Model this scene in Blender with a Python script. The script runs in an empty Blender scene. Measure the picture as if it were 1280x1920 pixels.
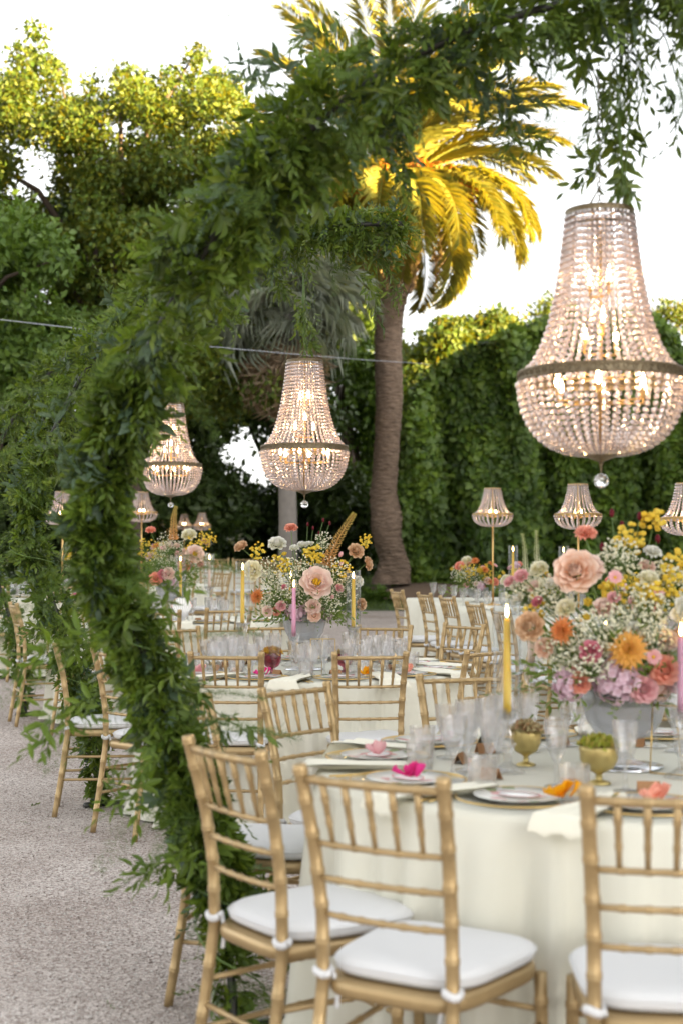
import bpy, math, random
import numpy as np
from mathutils import Vector, Matrix

PI = math.pi
sc = bpy.context.scene
C = sc.collection
random.seed(7)
rng = np.random.default_rng(7)

# ---------------------------------------------------------------- camera
F = 2667.0                     # focal length in pixels of the 1280x1920 photograph (50 mm)
CAMH = 1.36
TILT = math.atan(90 / F)
cam_d = bpy.data.cameras.new('camera')
cam = bpy.data.objects.new('camera', cam_d); C.objects.link(cam)
cam_d.sensor_fit = 'VERTICAL'; cam_d.sensor_height = 36; cam_d.lens = 50
cam_d.clip_start = 0.1; cam_d.clip_end = 2000
cam.location = (0, 0, CAMH); cam.rotation_euler = (PI / 2 + TILT, 0, 0)
cam_d.dof.use_dof = True; cam_d.dof.focus_distance = 7.2; cam_d.dof.aperture_fstop = 3.0
sc.camera = cam

# ---------------------------------------------------------------- sky, sun, exposure
SUN_EL = math.radians(10)
sun_h = Vector((0.86, -0.51)).normalized()
sun_dir = Vector((sun_h.x * math.cos(SUN_EL), sun_h.y * math.cos(SUN_EL), math.sin(SUN_EL)))
w = bpy.data.worlds.new('World'); sc.world = w; w.use_nodes = True
nt = w.node_tree; nt.nodes.clear()
wo = nt.nodes.new('ShaderNodeOutputWorld'); bg = nt.nodes.new('ShaderNodeBackground')
sky = nt.nodes.new('ShaderNodeTexSky'); sky.sky_type = 'NISHITA'; sky.sun_disc = False
sky.sun_elevation = SUN_EL; sky.sun_rotation = math.atan2(sun_h.x, sun_h.y)
sky.altitude = 0; sky.air_density = 1.0; sky.dust_density = 2.5; sky.ozone_density = 1.0
hs = nt.nodes.new('ShaderNodeHueSaturation'); hs.inputs['Saturation'].default_value = 0.10
bg.inputs['Strength'].default_value = 0.07
nt.links.new(sky.outputs[0], hs.inputs['Color']); nt.links.new(hs.outputs[0], bg.inputs['Color'])
nt.links.new(bg.outputs[0], wo.inputs['Surface'])
sl = bpy.data.lights.new('sun', 'SUN'); sl.energy = 5.0; sl.angle = math.radians(0.5); sl.color = (1.0, 0.69, 0.26)
so = bpy.data.objects.new('sun', sl); C.objects.link(so); so.location = (30, -15, 20)
so.rotation_euler = sun_dir.to_track_quat('Z', 'Y').to_euler()
vs = sc.view_settings
vs.view_transform = 'Standard'; vs.look = 'None'; vs.gamma = 1; vs.exposure = 3.42; vs.use_curve_mapping = False
cy = sc.cycles
cy.max_bounces = 14; cy.diffuse_bounces = 4; cy.glossy_bounces = 5; cy.transmission_bounces = 10
cy.transparent_max_bounces = 40; cy.caustics_reflective = False; cy.caustics_refractive = False
cy.use_denoising = True; cy.sample_clamp_indirect = 6; cy.blur_glossy = 0.5

# ---------------------------------------------------------------- pixel helpers
CT, ST = math.cos(TILT), math.sin(TILT)
def at(px, py, Y):
    """the point seen at photo pixel (px, py) that lies at depth Y"""
    u = (px - 640) / F; v = (960 - py) / F
    k = Y / (CT - v * ST)
    return Vector((u * k, Y, CAMH + k * (ST + v * CT)))

def ground_h(y):
    if y < 8: return 0.0
    if y < 11.5: return 0.15 * ((y - 8) / 3.5) ** 1.3
    if y < 24: return 0.15 + (y - 11.5) * 0.028
    if y < 30: return 0.50 + (y - 24) * 0.075
    return 0.95 + min(y - 30, 30) * 0.01

# ---------------------------------------------------------------- mesh helpers
class MB:
    def __init__(s): s.v = []; s.f = []; s.t = []
    def add(s, vs, fs, t=None):
        b = len(s.v); s.v += [tuple(p) for p in vs]
        s.t += list(t) if t is not None else [0.0] * len(vs)
        s.f += [tuple(i + b for i in f) for f in fs]
    def box(s, c, d, M=None):
        x, y, z = d[0] / 2, d[1] / 2, d[2] / 2
        vs = [Vector((sx * x + c[0], sy * y + c[1], sz * z + c[2])) for sz in (-1, 1) for sy in (-1, 1) for sx in (-1, 1)]
        if M: vs = [M @ p for p in vs]
        s.add(vs, [(0, 2, 3, 1), (4, 5, 7, 6), (0, 1, 5, 4), (2, 6, 7, 3), (0, 4, 6, 2), (1, 3, 7, 5)])
    def tube(s, pts, rad, n=8, cap=True, sy=1.0):
        pts = [Vector(p) for p in pts]
        if not hasattr(rad, '__len__'): rad = [rad] * len(pts)
        vs = []; up = None
        for i, p in enumerate(pts):
            d = (pts[min(i + 1, len(pts) - 1)] - pts[max(i - 1, 0)])
            if d.length < 1e-9: d = Vector((0, 0, 1))
            d.normalize()
            if up is None: up = Vector((1, 0, 0)) if abs(d.x) < .8 else Vector((0, 1, 0))
            a = (up - d * up.dot(d)).normalized(); b = d.cross(a); up = a
            for k in range(n):
                an = 2 * PI * k / n
                vs.append(p + (a * math.cos(an) + b * math.sin(an) * sy) * rad[i])
        fs = [(i * n + k, i * n + (k + 1) % n, (i + 1) * n + (k + 1) % n, (i + 1) * n + k) for i in range(len(pts) - 1) for k in range(n)]
        if cap: fs += [tuple(range(n - 1, -1, -1)), tuple((len(pts) - 1) * n + k for k in range(n))]
        s.add(vs, fs, [i / max(1, len(pts) - 1) for i in range(len(pts)) for _ in range(n)])
    def lathe(s, prof, n=24, c=(0, 0, 0), rf=None, cap0=False, cap1=False):
        vs = []
        for r, z in prof:
            for k in range(n):
                a = 2 * PI * k / n; rr = r * (rf(k, z) if rf else 1)
                vs.append((c[0] + rr * math.cos(a), c[1] + rr * math.sin(a), c[2] + z))
        m = len(prof)
        fs = [(i * n + k, i * n + (k + 1) % n, (i + 1) * n + (k + 1) % n, (i + 1) * n + k) for i in range(m - 1) for k in range(n)]
        if cap0: fs.append(tuple(range(n - 1, -1, -1)))
        if cap1: fs.append(tuple((m - 1) * n + k for k in range(n)))
        s.add(vs, fs)
    def ball(s, c, r, n=8, m=5, sz=1.0, t=0.0):
        c = Vector(c); vs = [c + Vector((0, 0, -r * sz))]
        for i in range(1, m):
            la = -PI / 2 + PI * i / m
            for k in range(n):
                a = 2 * PI * k / n
                vs.append(c + Vector((r * math.cos(la) * math.cos(a), r * math.cos(la) * math.sin(a), r * sz * math.sin(la))))
        vs.append(c + Vector((0, 0, r * sz)))
        fs = [(0, 1 + (k + 1) % n, 1 + k) for k in range(n)]
        for i in range(m - 2):
            fs += [(1 + i * n + k, 1 + i * n + (k + 1) % n, 1 + (i + 1) * n + (k + 1) % n, 1 + (i + 1) * n + k) for k in range(n)]
        b = 1 + (m - 2) * n; e = len(vs) - 1
        fs += [(b + k, b + (k + 1) % n, e) for k in range(n)]
        s.add(vs, fs, [t] * len(vs))
    def mesh(s, name, mat, smooth=True):
        me = bpy.data.meshes.new(name); me.from_pydata(s.v, [], s.f); me.update()
        if any(s.t):
            at_ = me.attributes.new('tint', 'FLOAT', 'POINT'); at_.data.foreach_set('value', s.t)
        if mat: me.materials.append(mat)
        if smooth: me.polygons.foreach_set('use_smooth', [True] * len(me.polygons))
        return me
    def build(s, name, mat, parent=None, smooth=True, **kw):
        return link(name, s.mesh(name, mat, smooth), parent, **kw)

def link(name, data, parent=None, loc=None, rot=None, scale=None):
    o = bpy.data.objects.new(name, data); C.objects.link(o)
    if parent: o.parent = parent
    if loc is not None: o.location = loc
    if rot is not None: o.rotation_euler = rot
    if scale is not None: o.scale = scale if hasattr(scale, '__len__') else (scale,) * 3
    return o
def tag(o, label=None, cat=None, group=None, kind=None):
    if label: o['label'] = label
    if cat: o['category'] = cat
    if group: o['group'] = group
    if kind: o['kind'] = kind
    return o
def thing(name, label, cat, loc=(0, 0, 0), rotz=0, group=None):
    o = link(name, None, loc=loc, rot=(0, 0, rotz)); o.empty_display_size = .05
    return tag(o, label, cat, group)
KIDS = {}
def copy_tree(o, parent=None, loc=None, rotz=None, label=None, group=None):
    c = o.copy(); C.objects.link(c); c.parent = parent
    if loc is not None: c.location = loc
    if rotz is not None: c.rotation_euler = (0, 0, rotz)
    if label: c['label'] = label
    if group: c['group'] = group
    for ch in o.children: copy_tree(ch, c)
    return c

# leaves: one numpy mesh from many bent leaf templates
LT = {'simple': (np.array([[0, 0, 0], [.42, 1, .10], [1, 0, -.12], [.42, -1, .10], [.48, 0, 0]], float), [(0, 1, 2, 4), (0, 4, 2, 3)]),
      'fine': (np.array([[0, 0, 0], [.28, .85, .06], [.62, .85, .03], [1, 0, -.16], [.62, -.85, .03], [.28, -.85, .06], [.3, 0, 0], [.64, 0, -.03]], float),
               [(0, 1, 6), (0, 6, 5), (1, 2, 7, 6), (5, 6, 7, 4), (2, 3, 7), (4, 7, 3)]),
      'blade': (np.array([[0, .5, 0], [0, -.5, 0], [1, 0, -.1]], float), [(0, 1, 2)]),
      'ivy': (np.array([[0, 0, 0], [.1, 1, -.05], [.5, .75, .02], [1, 0, -.1], [.5, -.75, .02], [.1, -1, -.05], [.4, 0, .06]], float),
              [(0, 1, 2, 6), (6, 2, 3), (6, 3, 4), (0, 6, 4, 5)])}
def unit(a): return a / np.maximum(np.linalg.norm(a, axis=1, keepdims=True), 1e-9)
class Leaves:
    def __init__(s): s.V = []; s.loops = []; s.cnt = []; s.n = 0
    def add(s, P, D, U, L, W, kind='simple'):
        P = np.asarray(P, float); n = len(P)
        if n == 0: return
        D = unit(np.asarray(D, float)); S = unit(np.cross(D, np.asarray(U, float))); N = np.cross(S, D)
        L = np.broadcast_to(np.asarray(L, float), (n,))[:, None]; W = np.broadcast_to(np.asarray(W, float), (n,))[:, None]
        T, Fs = LT[kind]
        V = np.stack([P + D * L * t[0] + S * W * .5 * t[1] + N * L * t[2] for t in T], axis=1)
        s.V.append(V.reshape(-1, 3))
        m = len(T); base = (np.arange(n) * m + s.n)[:, None]
        fl = np.concatenate([np.array(f) for f in Fs])
        s.loops.append((base + fl[None, :]).reshape(-1))
        s.cnt.append(np.tile(np.array([len(f) for f in Fs]), n)); s.n += n * m
    def mesh(s, name, mat, smooth=False):
        V = np.concatenate(s.V); lo = np.concatenate(s.loops); cn = np.concatenate(s.cnt)
        me = bpy.data.meshes.new(name)
        me.vertices.add(len(V)); me.vertices.foreach_set('co', V.reshape(-1).astype(np.float32))
        me.loops.add(len(lo)); me.loops.foreach_set('vertex_index', lo.astype(np.int32))
        st = np.concatenate([[0], np.cumsum(cn)[:-1]])
        me.polygons.add(len(cn)); me.polygons.foreach_set('loop_start', st.astype(np.int32)); me.polygons.foreach_set('loop_total', cn.astype(np.int32))
        if smooth: me.polygons.foreach_set('use_smooth', np.ones(len(cn), bool))
        me.update(); me.validate()
        if mat: me.materials.append(mat)
        return me
    def build(s, name, mat, parent=None, smooth=False, **kw):
        return link(name, s.mesh(name, mat, smooth), parent, **kw)

def rdir(n): return unit(rng.normal(size=(n, 3)))
def sprig_leaves(lv, S, D, LEN, m, L, W, kind='fine', droop=.25, spread=.9, rand=.25):
    """m alternating leaves on each of n stems"""
    n = len(S); D = unit(D)
    perp = unit(np.cross(D, rdir(n))); ks = rng.uniform(.6, 1.45, n)
    for j in range(m):
        t = (j + .6) / m
        P = S + D * (LEN * t)[:, None]; P[:, 2] -= droop * LEN * t * t
        sd = 1 if j % 2 else -1
        d = D * .75 + perp * sd * spread * (1 - .6 * t) + rng.normal(size=(n, 3)) * rand; d[:, 2] -= droop * t
        U = np.cross(D, perp) + rng.normal(size=(n, 3)) * .3
        k = ks * (.8 + .4 * rng.random(n))
        lv.add(P, d, U, L * k * (1 - .3 * t), W * k * (1 - .3 * t), kind)

# ---------------------------------------------------------------- materials
MATS = {}
def newmat(name):
    m = bpy.data.materials.new(name); m.use_nodes = True; MATS[name] = m
    n = m.node_tree; return m, n, n.nodes['Principled BSDF'], n.links
def pmat(name, col, rough=.5, metal=0., noise=0., nscale=20., bump=0., bscale=80., **kw):
    m, n, b, l = newmat(name)
    b.inputs['Roughness'].default_value = rough; b.inputs['Metallic'].default_value = metal
    b.inputs['Base Color'].default_value = (*col, 1)
    for k, v in kw.items(): b.inputs[k.replace('_', ' ')].default_value = v
    if noise:
        tc = n.nodes.new('ShaderNodeTexCoord'); no = n.nodes.new('ShaderNodeTexNoise'); no.inputs['Scale'].default_value = nscale; no.inputs['Detail'].default_value = 5
        mx = n.nodes.new('ShaderNodeMix'); mx.data_type = 'RGBA'
        mx.inputs['A'].default_value = (*[c * (1 - noise) for c in col], 1); mx.inputs['B'].default_value = (*[min(1, c * (1 + noise)) for c in col], 1)
        l.new(tc.outputs['Object'], no.inputs['Vector']); l.new(no.outputs[0], mx.inputs['Factor']); l.new(mx.outputs['Result'], b.inputs['Base Color'])
    if bump:
        tc = n.nodes.new('ShaderNodeTexCoord'); no = n.nodes.new('ShaderNodeTexNoise'); no.inputs['Scale'].default_value = bscale; no.inputs['Detail'].default_value = 4
        bp = n.nodes.new('ShaderNodeBump'); bp.inputs['Strength'].default_value = bump; bp.inputs['Distance'].default_value = .01
        l.new(tc.outputs['Object'], no.inputs['Vector']); l.new(no.outputs[0], bp.inputs['Height']); l.new(bp.outputs[0], b.inputs['Normal'])
    return m
def leafmat(name, cols, trans=.35, rough=.5, tcol=None, spec=.4, var=0., vscale=.9):
    """colour varies leaf by leaf; part of the light passes through"""
    m, n, b, l = newmat(name)
    g = n.nodes.new('ShaderNodeNewGeometry'); oi = n.nodes.new('ShaderNodeObjectInfo')
    ad = n.nodes.new('ShaderNodeMath'); ad.operation = 'ADD'; fr = n.nodes.new('ShaderNodeMath'); fr.operation = 'FRACT'
    l.new(g.outputs['Random Per Island'], ad.inputs[0]); l.new(oi.outputs['Random'], ad.inputs[1]); l.new(ad.outputs[0], fr.inputs[0])
    cr = n.nodes.new('ShaderNodeValToRGB'); cr.color_ramp.interpolation = 'LINEAR'
    e = cr.color_ramp.elements
    while len(e) < len(cols): e.new(.5)
    for i, c in enumerate(cols): e[i].position = i / (len(cols) - 1); e[i].color = (*c, 1)
    l.new(fr.outputs[0], cr.inputs[0]); csrc = cr.outputs[0]
    if var:          # older and younger growth in patches
        tc = n.nodes.new('ShaderNodeTexCoord'); no = n.nodes.new('ShaderNodeTexNoise'); no.inputs['Scale'].default_value = vscale; no.inputs['Detail'].default_value = 3
        c3 = n.nodes.new('ShaderNodeValToRGB'); c3.color_ramp.elements[0].position = .36; c3.color_ramp.elements[1].position = .64
        c3.color_ramp.elements[0].color = (1 - var, 1 - var * .9, 1 - var * .6, 1); c3.color_ramp.elements[1].color = (1 + var * .9, 1 + var * .7, 1, 1)
        mv = n.nodes.new('ShaderNodeMix'); mv.data_type = 'RGBA'; mv.blend_type = 'MULTIPLY'; mv.inputs['Factor'].default_value = 1
        l.new(tc.outputs['Object'], no.inputs['Vector']); l.new(no.outputs[0], c3.inputs[0]); l.new(cr.outputs[0], mv.inputs['A']); l.new(c3.outputs[0], mv.inputs['B']); csrc = mv.outputs['Result']
    l.new(csrc, b.inputs['Base Color'])
    b.inputs['Roughness'].default_value = rough; b.inputs['Specular IOR Level'].default_value = spec
    tr = n.nodes.new('ShaderNodeBsdfTranslucent'); mx = n.nodes.new('ShaderNodeMixShader'); mx.inputs[0].default_value = trans
    mm = n.nodes.new('ShaderNodeMix'); mm.data_type = 'RGBA'; mm.blend_type = 'MULTIPLY'; mm.inputs['Factor'].default_value = 1
    mm.inputs['B'].default_value = (*(tcol or (1.5, 1.4, .5)), 1)
    l.new(csrc, mm.inputs['A']); l.new(mm.outputs['Result'], tr.inputs['Color'])
    l.new(b.outputs[0], mx.inputs[1]); l.new(tr.outputs[0], mx.inputs[2]); l.new(mx.outputs[0], n.nodes['Material Output'].inputs['Surface'])
    return m
def petalmat(name, c0, c1, trans=.3, rough=.6):
    """petal colour from base (c0) to rim (c1)"""
    m, n, b, l = newmat(name)
    a = n.nodes.new('ShaderNodeAttribute'); a.attribute_name = 'tint'
    mx = n.nodes.new('ShaderNodeMix'); mx.data_type = 'RGBA'; mx.inputs['A'].default_value = (*c0, 1); mx.inputs['B'].default_value = (*c1, 1)
    l.new(a.outputs['Fac'], mx.inputs['Factor']); l.new(mx.outputs['Result'], b.inputs['Base Color']); b.inputs['Roughness'].default_value = rough
    b.inputs['Specular IOR Level'].default_value = .2
    tr = n.nodes.new('ShaderNodeBsdfTranslucent'); l.new(mx.outputs['Result'], tr.inputs['Color'])
    ms = n.nodes.new('ShaderNodeMixShader'); ms.inputs[0].default_value = trans
    l.new(b.outputs[0], ms.inputs[1]); l.new(tr.outputs[0], ms.inputs[2]); l.new(ms.outputs[0], n.nodes['Material Output'].inputs['Surface'])
    return m
def glassmat(name, col=(.97, .98, 1), clear=.72, rough=.03, ior=1.45, frost=0.):
    """thin clear glass: mostly lets light through, reflects by Fresnel, with some real refraction"""
    m, n, b, l = newmat(name); n.nodes.remove(b)
    tp = n.nodes.new('ShaderNodeBsdfTransparent'); tp.inputs[0].default_value = (*col, 1)
    gl = n.nodes.new('ShaderNodeBsdfGlass'); gl.inputs['Color'].default_value = (*col, 1); gl.inputs['Roughness'].default_value = rough; gl.inputs['IOR'].default_value = ior
    go = n.nodes.new('ShaderNodeBsdfGlossy'); go.inputs['Roughness'].default_value = rough + .03
    lw = n.nodes.new('ShaderNodeLayerWeight'); pw = n.nodes.new('ShaderNodeMath'); pw.operation = 'POWER'; pw.inputs[1].default_value = 4; l.new(lw.outputs['Facing'], pw.inputs[0]); fr = n.nodes.new('ShaderNodeMath'); fr.operation = 'MULTIPLY_ADD'; fr.inputs[1].default_value = .6; fr.inputs[2].default_value = ((ior - 1) / (ior + 1)) ** 2; l.new(pw.outputs[0], fr.inputs[0])
    m1 = n.nodes.new('ShaderNodeMixShader'); m1.inputs[0].default_value = clear
    m2 = n.nodes.new('ShaderNodeMixShader')
    l.new(gl.outputs[0], m1.inputs[1]); l.new(tp.outputs[0], m1.inputs[2]); l.new(fr.outputs[0], m2.inputs[0])
    l.new(m1.outputs[0], m2.inputs[1]); l.new(go.outputs[0], m2.inputs[2]); out = m2
    if frost:        # cut and frosted glass scatters part of the light
        tr = n.nodes.new('ShaderNodeBsdfTranslucent'); tr.inputs[0].default_value = (.9, .9, .92, 1); di = n.nodes.new('ShaderNodeBsdfDiffuse'); di.inputs[0].default_value = (.85, .85, .88, 1)
        m3 = n.nodes.new('ShaderNodeMixShader'); m3.inputs[0].default_value = .5; m4 = n.nodes.new('ShaderNodeMixShader'); m4.inputs[0].default_value = frost
        l.new(tr.outputs[0], m3.inputs[1]); l.new(di.outputs[0], m3.inputs[2]); l.new(m2.outputs[0], m4.inputs[1]); l.new(m3.outputs[0], m4.inputs[2]); out = m4
    l.new(out.outputs[0], n.nodes['Material Output'].inputs['Surface'])
    return m
def emitmat(name, col, s):
    m, n, b, l = newmat(name); b.inputs['Base Color'].default_value = (*col, 1)
    b.inputs['Emission Color'].default_value = (*col, 1); b.inputs['Emission Strength'].default_value = s
    return m

M_gold = pmat('gold_paint', (.43, .305, .15), .38, .5, noise=.28, nscale=9, bump=.08, bscale=60)
M_cushion = pmat('white_cushion', (.70, .70, .70), .85, bump=.15, bscale=260)
M_cloth = pmat('ivory_cloth', (.70, .68, .575), .9, bump=.1, bscale=500)
M_napkin = pmat('cream_napkin', (.82, .79, .66), .9)
M_brass = pmat('antique_brass', (.20, .16, .10), .42, .85, noise=.5, nscale=90, bump=.5, bscale=120)
M_rod = pmat('brass_rod', (.65, .42, .16), .3, .9)
M_goldring = pmat('gold_band', (.55, .38, .16), .35, .9, noise=.4, nscale=100, bump=.5, bscale=140)
M_glass = glassmat('clear_glass', (.97, .98, .99), 1.0, .0, 1.5)
M_cut = glassmat('cut_glass', (.995, .995, 1), .74, .0, 1.5, .02)
M_bowl = glassmat('smoky_glass_bowl', (.93, .94, .97), .7, .12, 1.4, .26)
M_bulb = emitmat('bulb', (1, .66, .34), 8)
M_flame = emitmat('flame', (1, .60, .18), 7)
M_yellowwax = pmat('yellow_wax', (.80, .50, .02), .45, Subsurface_Weight=.15)
M_pinkwax = pmat('mauve_wax', (.62, .30, .42), .45, Subsurface_Weight=.15)
M_peachwax = pmat('peach_wax', (.75, .55, .42), .45)
M_wick = pmat('wick', (.03, .02, .02), .9)
M_stem = pmat('flower_stem', (.12, .20, .05), .6)
M_wire = pmat('cable_jacket', (.30, .32, .36), .5)
M_frame = pmat('arch_metal', (.05, .05, .045), .5, .6)
M_goldmetal = pmat('gold_metal', (.66, .46, .17), .28, .95)
M_compote = pmat('compote_gold', (.50, .40, .16), .38, .8, noise=.15)
M_moss = leafmat('moss_leaf', [(.25, .30, .03), (.40, .42, .05), (.50, .38, .12)], .2)
M_mauveglass = glassmat('mauve_glass', (.72, .40, .46), .45, .05)
M_wood = pmat('card_wood', (.34, .17, .07), .7, noise=.3, nscale=40)
M_card = pmat('paper', (.85, .84, .82), .9)

# crystal: faceted glass, partly see-through
def crystal():
    m, n, b, l = newmat('crystal'); n.nodes.remove(b)
    gl = n.nodes.new('ShaderNodeBsdfGlass'); gl.inputs['Color'].default_value = (1, .95, .92, 1); gl.inputs['Roughness'].default_value = .0; gl.inputs['IOR'].default_value = 1.55
    go = n.nodes.new('ShaderNodeBsdfGlossy'); go.inputs['Roughness'].default_value = .04; go.inputs['Color'].default_value = (1, .94, .93, 1)
    tr = n.nodes.new('ShaderNodeBsdfTranslucent'); tr.inputs['Color'].default_value = (1, .88, .86, 1)
    m1 = n.nodes.new('ShaderNodeMixShader'); m1.inputs[0].default_value = .40
    m2 = n.nodes.new('ShaderNodeMixShader'); m2.inputs[0].default_value = .30
    l.new(gl.outputs[0], m1.inputs[1]); l.new(go.outputs[0], m1.inputs[2]); l.new(m1.outputs[0], m2.inputs[1]); l.new(tr.outputs[0], m2.inputs[2])
    l.new(m2.outputs[0], n.nodes['Material Output'].inputs['Surface']); return m
M_crystal = crystal()

M_garl = leafmat('garland_leaf', [(.042, .078, .013), (.078, .130, .018), (.125, .18, .024), (.062, .108, .018)], .32, .42, spec=.5, var=.35, vscale=5)
M_garl2 = leafmat('garland_light_leaf', [(.075, .135, .018), (.13, .195, .03), (.10, .165, .02)], .38, .5)
M_euc = leafmat('garland_bluegreen_leaf', [(.055, .095, .05), (.08, .125, .075)], .2, .5)
M_fern = leafmat('fern_needle', [(.06, .12, .02), (.10, .16, .035)], .3, .6)
M_treeleaf = leafmat('tree_leaf', [(.05, .10, .014), (.08, .13, .016), (.12, .15, .018)], .40, .5, tcol=(2.2, 1.4, .35), var=.25, vscale=.6)
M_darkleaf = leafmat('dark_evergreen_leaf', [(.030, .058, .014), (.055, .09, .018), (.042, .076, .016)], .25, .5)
M_brightleaf = leafmat('bright_tree_leaf', [(.05, .10, .015), (.09, .15, .02), (.075, .13, .02)], .35, .5)
M_ivy = leafmat('ivy_leaf', [(.045, .092, .014), (.08, .15, .018), (.12, .19, .024), (.066, .122, .016)], .25, .5, var=.4, vscale=1.1)
M_palmleaf = leafmat('palm_leaf', [(.18, .21, .04), (.32, .30, .05), (.25, .24, .05)], .30, .5, tcol=(1.6, 1.3, .35))
M_fanleaf = leafmat('fan_palm_leaf', [(.17, .20, .15), (.24, .26, .21), (.14, .17, .11)], .2, .6)
M_deadleaf = leafmat('dry_palm_leaf', [(.25, .18, .12), (.33, .25, .17)], .2, .8)
M_fruit = leafmat('palm_fruit_strand', [(.50, .20, .04), (.60, .30, .07)], .3, .7)
M_white_bloom = leafmat('white_bloom', [(.6, .6, .6), (.75, .75, .72)], .3, .7)
M_bark = pmat('tree_bark', (.09, .065, .05), .9, noise=.4, nscale=6, bump=.8, bscale=14)
def palm_bark():
    m = pmat('palm_bark', (.185, .13, .092), .95, noise=.75, nscale=7, bump=1, bscale=8); n = m.node_tree
    for x in n.nodes:
        if x.type == 'BUMP': x.inputs['Distance'].default_value = .08
    for tc in [x for x in n.nodes if x.type == 'TEX_COORD']:
        mp = n.nodes.new('ShaderNodeMapping'); mp.inputs['Scale'].default_value = (1, 1, 3.2)
        for lk in list(tc.outputs['Object'].links): n.links.new(mp.outputs[0], lk.to_socket)
        n.links.new(tc.outputs['Object'], mp.inputs[0])
    return m
M_palmbark = palm_bark()
M_palmboot = pmat('palm_leaf_base', (.34, .22, .12), .85, noise=.35, nscale=12)
M_greybark = pmat('grey_bark', (.20, .18, .16), .9, noise=.25, nscale=9, bump=.5, bscale=20)
# ================================================================ the setting
def strip(name, x0, x1, ys, mat, lift=0.0, nx=40):
    mb = MB(); xs = [x0 + (x1 - x0) * i / nx for i in range(nx + 1)]
    vs = [(x, y, ground_h(y) + lift) for y in ys for x in xs]
    fs = [(j * (nx + 1) + i, j * (nx + 1) + i + 1, (j + 1) * (nx + 1) + i + 1, (j + 1) * (nx + 1) + i) for j in range(len(ys) - 1) for i in range(nx)]
    mb.add(vs, fs); return tag(mb.build(name, mat), kind='structure')
def gravel_mat():
    m, n, b, l = newmat('gravel'); b.inputs['Roughness'].default_value = .95; b.inputs['Specular IOR Level'].default_value = .15
    tc = n.nodes.new('ShaderNodeTexCoord')
    vo = n.nodes.new('ShaderNodeTexVoronoi'); vo.inputs['Scale'].default_value = 110
    no = n.nodes.new('ShaderNodeTexNoise'); no.inputs['Scale'].default_value = 1.3; no.inputs['Detail'].default_value = 6
    cr = n.nodes.new('ShaderNodeValToRGB'); e = cr.color_ramp.elements
    e[0].color = (.32, .265, .235, 1); e[1].color = (.70, .635, .59, 1); e[0].position = .1; e[1].position = .9
    sp = n.nodes.new('ShaderNodeSeparateColor'); l.new(vo.outputs['Color'], sp.inputs[0]); l.new(sp.outputs[0], cr.inputs[0])
    mx = n.nodes.new('ShaderNodeMix'); mx.data_type = 'RGBA'; mx.blend_type = 'MULTIPLY'; mx.inputs['Factor'].default_value = 1
    c2 = n.nodes.new('ShaderNodeValToRGB'); c2.color_ramp.elements[0].color = (.76, .73, .71, 1); c2.color_ramp.elements[1].color = (1, 1, 1, 1)
    c2.color_ramp.elements[0].position = .35; c2.color_ramp.elements[1].position = .65
    l.new(tc.outputs['Object'], vo.inputs['Vector']); l.new(tc.outputs['Object'], no.inputs['Vector']); l.new(no.outputs[0], c2.inputs[0])
    l.new(cr.outputs[0], mx.inputs['A']); l.new(c2.outputs[0], mx.inputs['B']); l.new(mx.outputs['Result'], b.inputs['Base Color'])
    bp = n.nodes.new('ShaderNodeBump'); bp.inputs['Strength'].default_value = .8; bp.inputs['Distance'].default_value = .006
    l.new(vo.outputs['Distance'], bp.inputs['Height']); l.new(bp.outputs[0], b.inputs['Normal']); return m
M_gravel = gravel_mat()
M_lawn = pmat('lawn_soil', (.055, .085, .025), .95, noise=.4, nscale=1.5, bump=.6, bscale=40)
M_soil = pmat('bank_soil', (.16, .11, .075), .95, noise=.3, nscale=3)
strip('gravel_ground', -60, 60, [-20, -5, 0, 4, 7.9] + [8 + .25 * i for i in range(65)] , M_gravel)
strip('lawn', -300, 300, [24, 25, 26, 27, 28, 29, 30, 33, 40, 60, 120, 600], M_lawn, .004)

# loose stones of the gravel in view
def stones():
    n = 60000
    X = rng.uniform(-2.6, .5, n); Y = 3.1 + 6.5 * rng.random(n) ** 1.35
    Z = np.array([ground_h(y) for y in Y])
    r = rng.uniform(.0022, .0052, n)
    O = np.array([[1, 0, 0], [0, 1, 0], [-1, 0, 0], [0, -1, 0], [0, 0, 1.0], [0, 0, -.6]])
    Fc = np.array([(0, 1, 4), (1, 2, 4), (2, 3, 4), (3, 0, 4), (1, 0, 5), (2, 1, 5), (3, 2, 5), (0, 3, 5)])
    a = rng.uniform(0, 6.28, n); ca, sa = np.cos(a), np.sin(a)
    sx = rng.uniform(.7, 1.5, n); sz = rng.uniform(.5, .9, n)
    V = np.empty((n, 6, 3))
    for k in range(6):
        x = O[k, 0] * sx * r; y = O[k, 1] * r; V[:, k, 0] = X + x * ca - y * sa; V[:, k, 1] = Y + x * sa + y * ca; V[:, k, 2] = Z + O[k, 2] * r * sz + r * .3
    lv = Leaves(); lv.V = [V.reshape(-1, 3)]; lv.loops = [(np.arange(n)[:, None] * 6 + Fc.reshape(-1)[None]).reshape(-1)]; lv.cnt = [np.full(n * 8, 3)]
    return lv
M_stone = leafmat('gravel_stone', [(.21, .17, .145), (.43, .38, .35), (.57, .525, .49), (.72, .69, .66), (.49, .405, .36)], .0, .9, spec=.15)
tag(stones().build('gravel_stones', M_stone), 'fine pinkish grey gravel stones strewn over the ground beside the chairs', 'gravel', kind='stuff')

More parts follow.
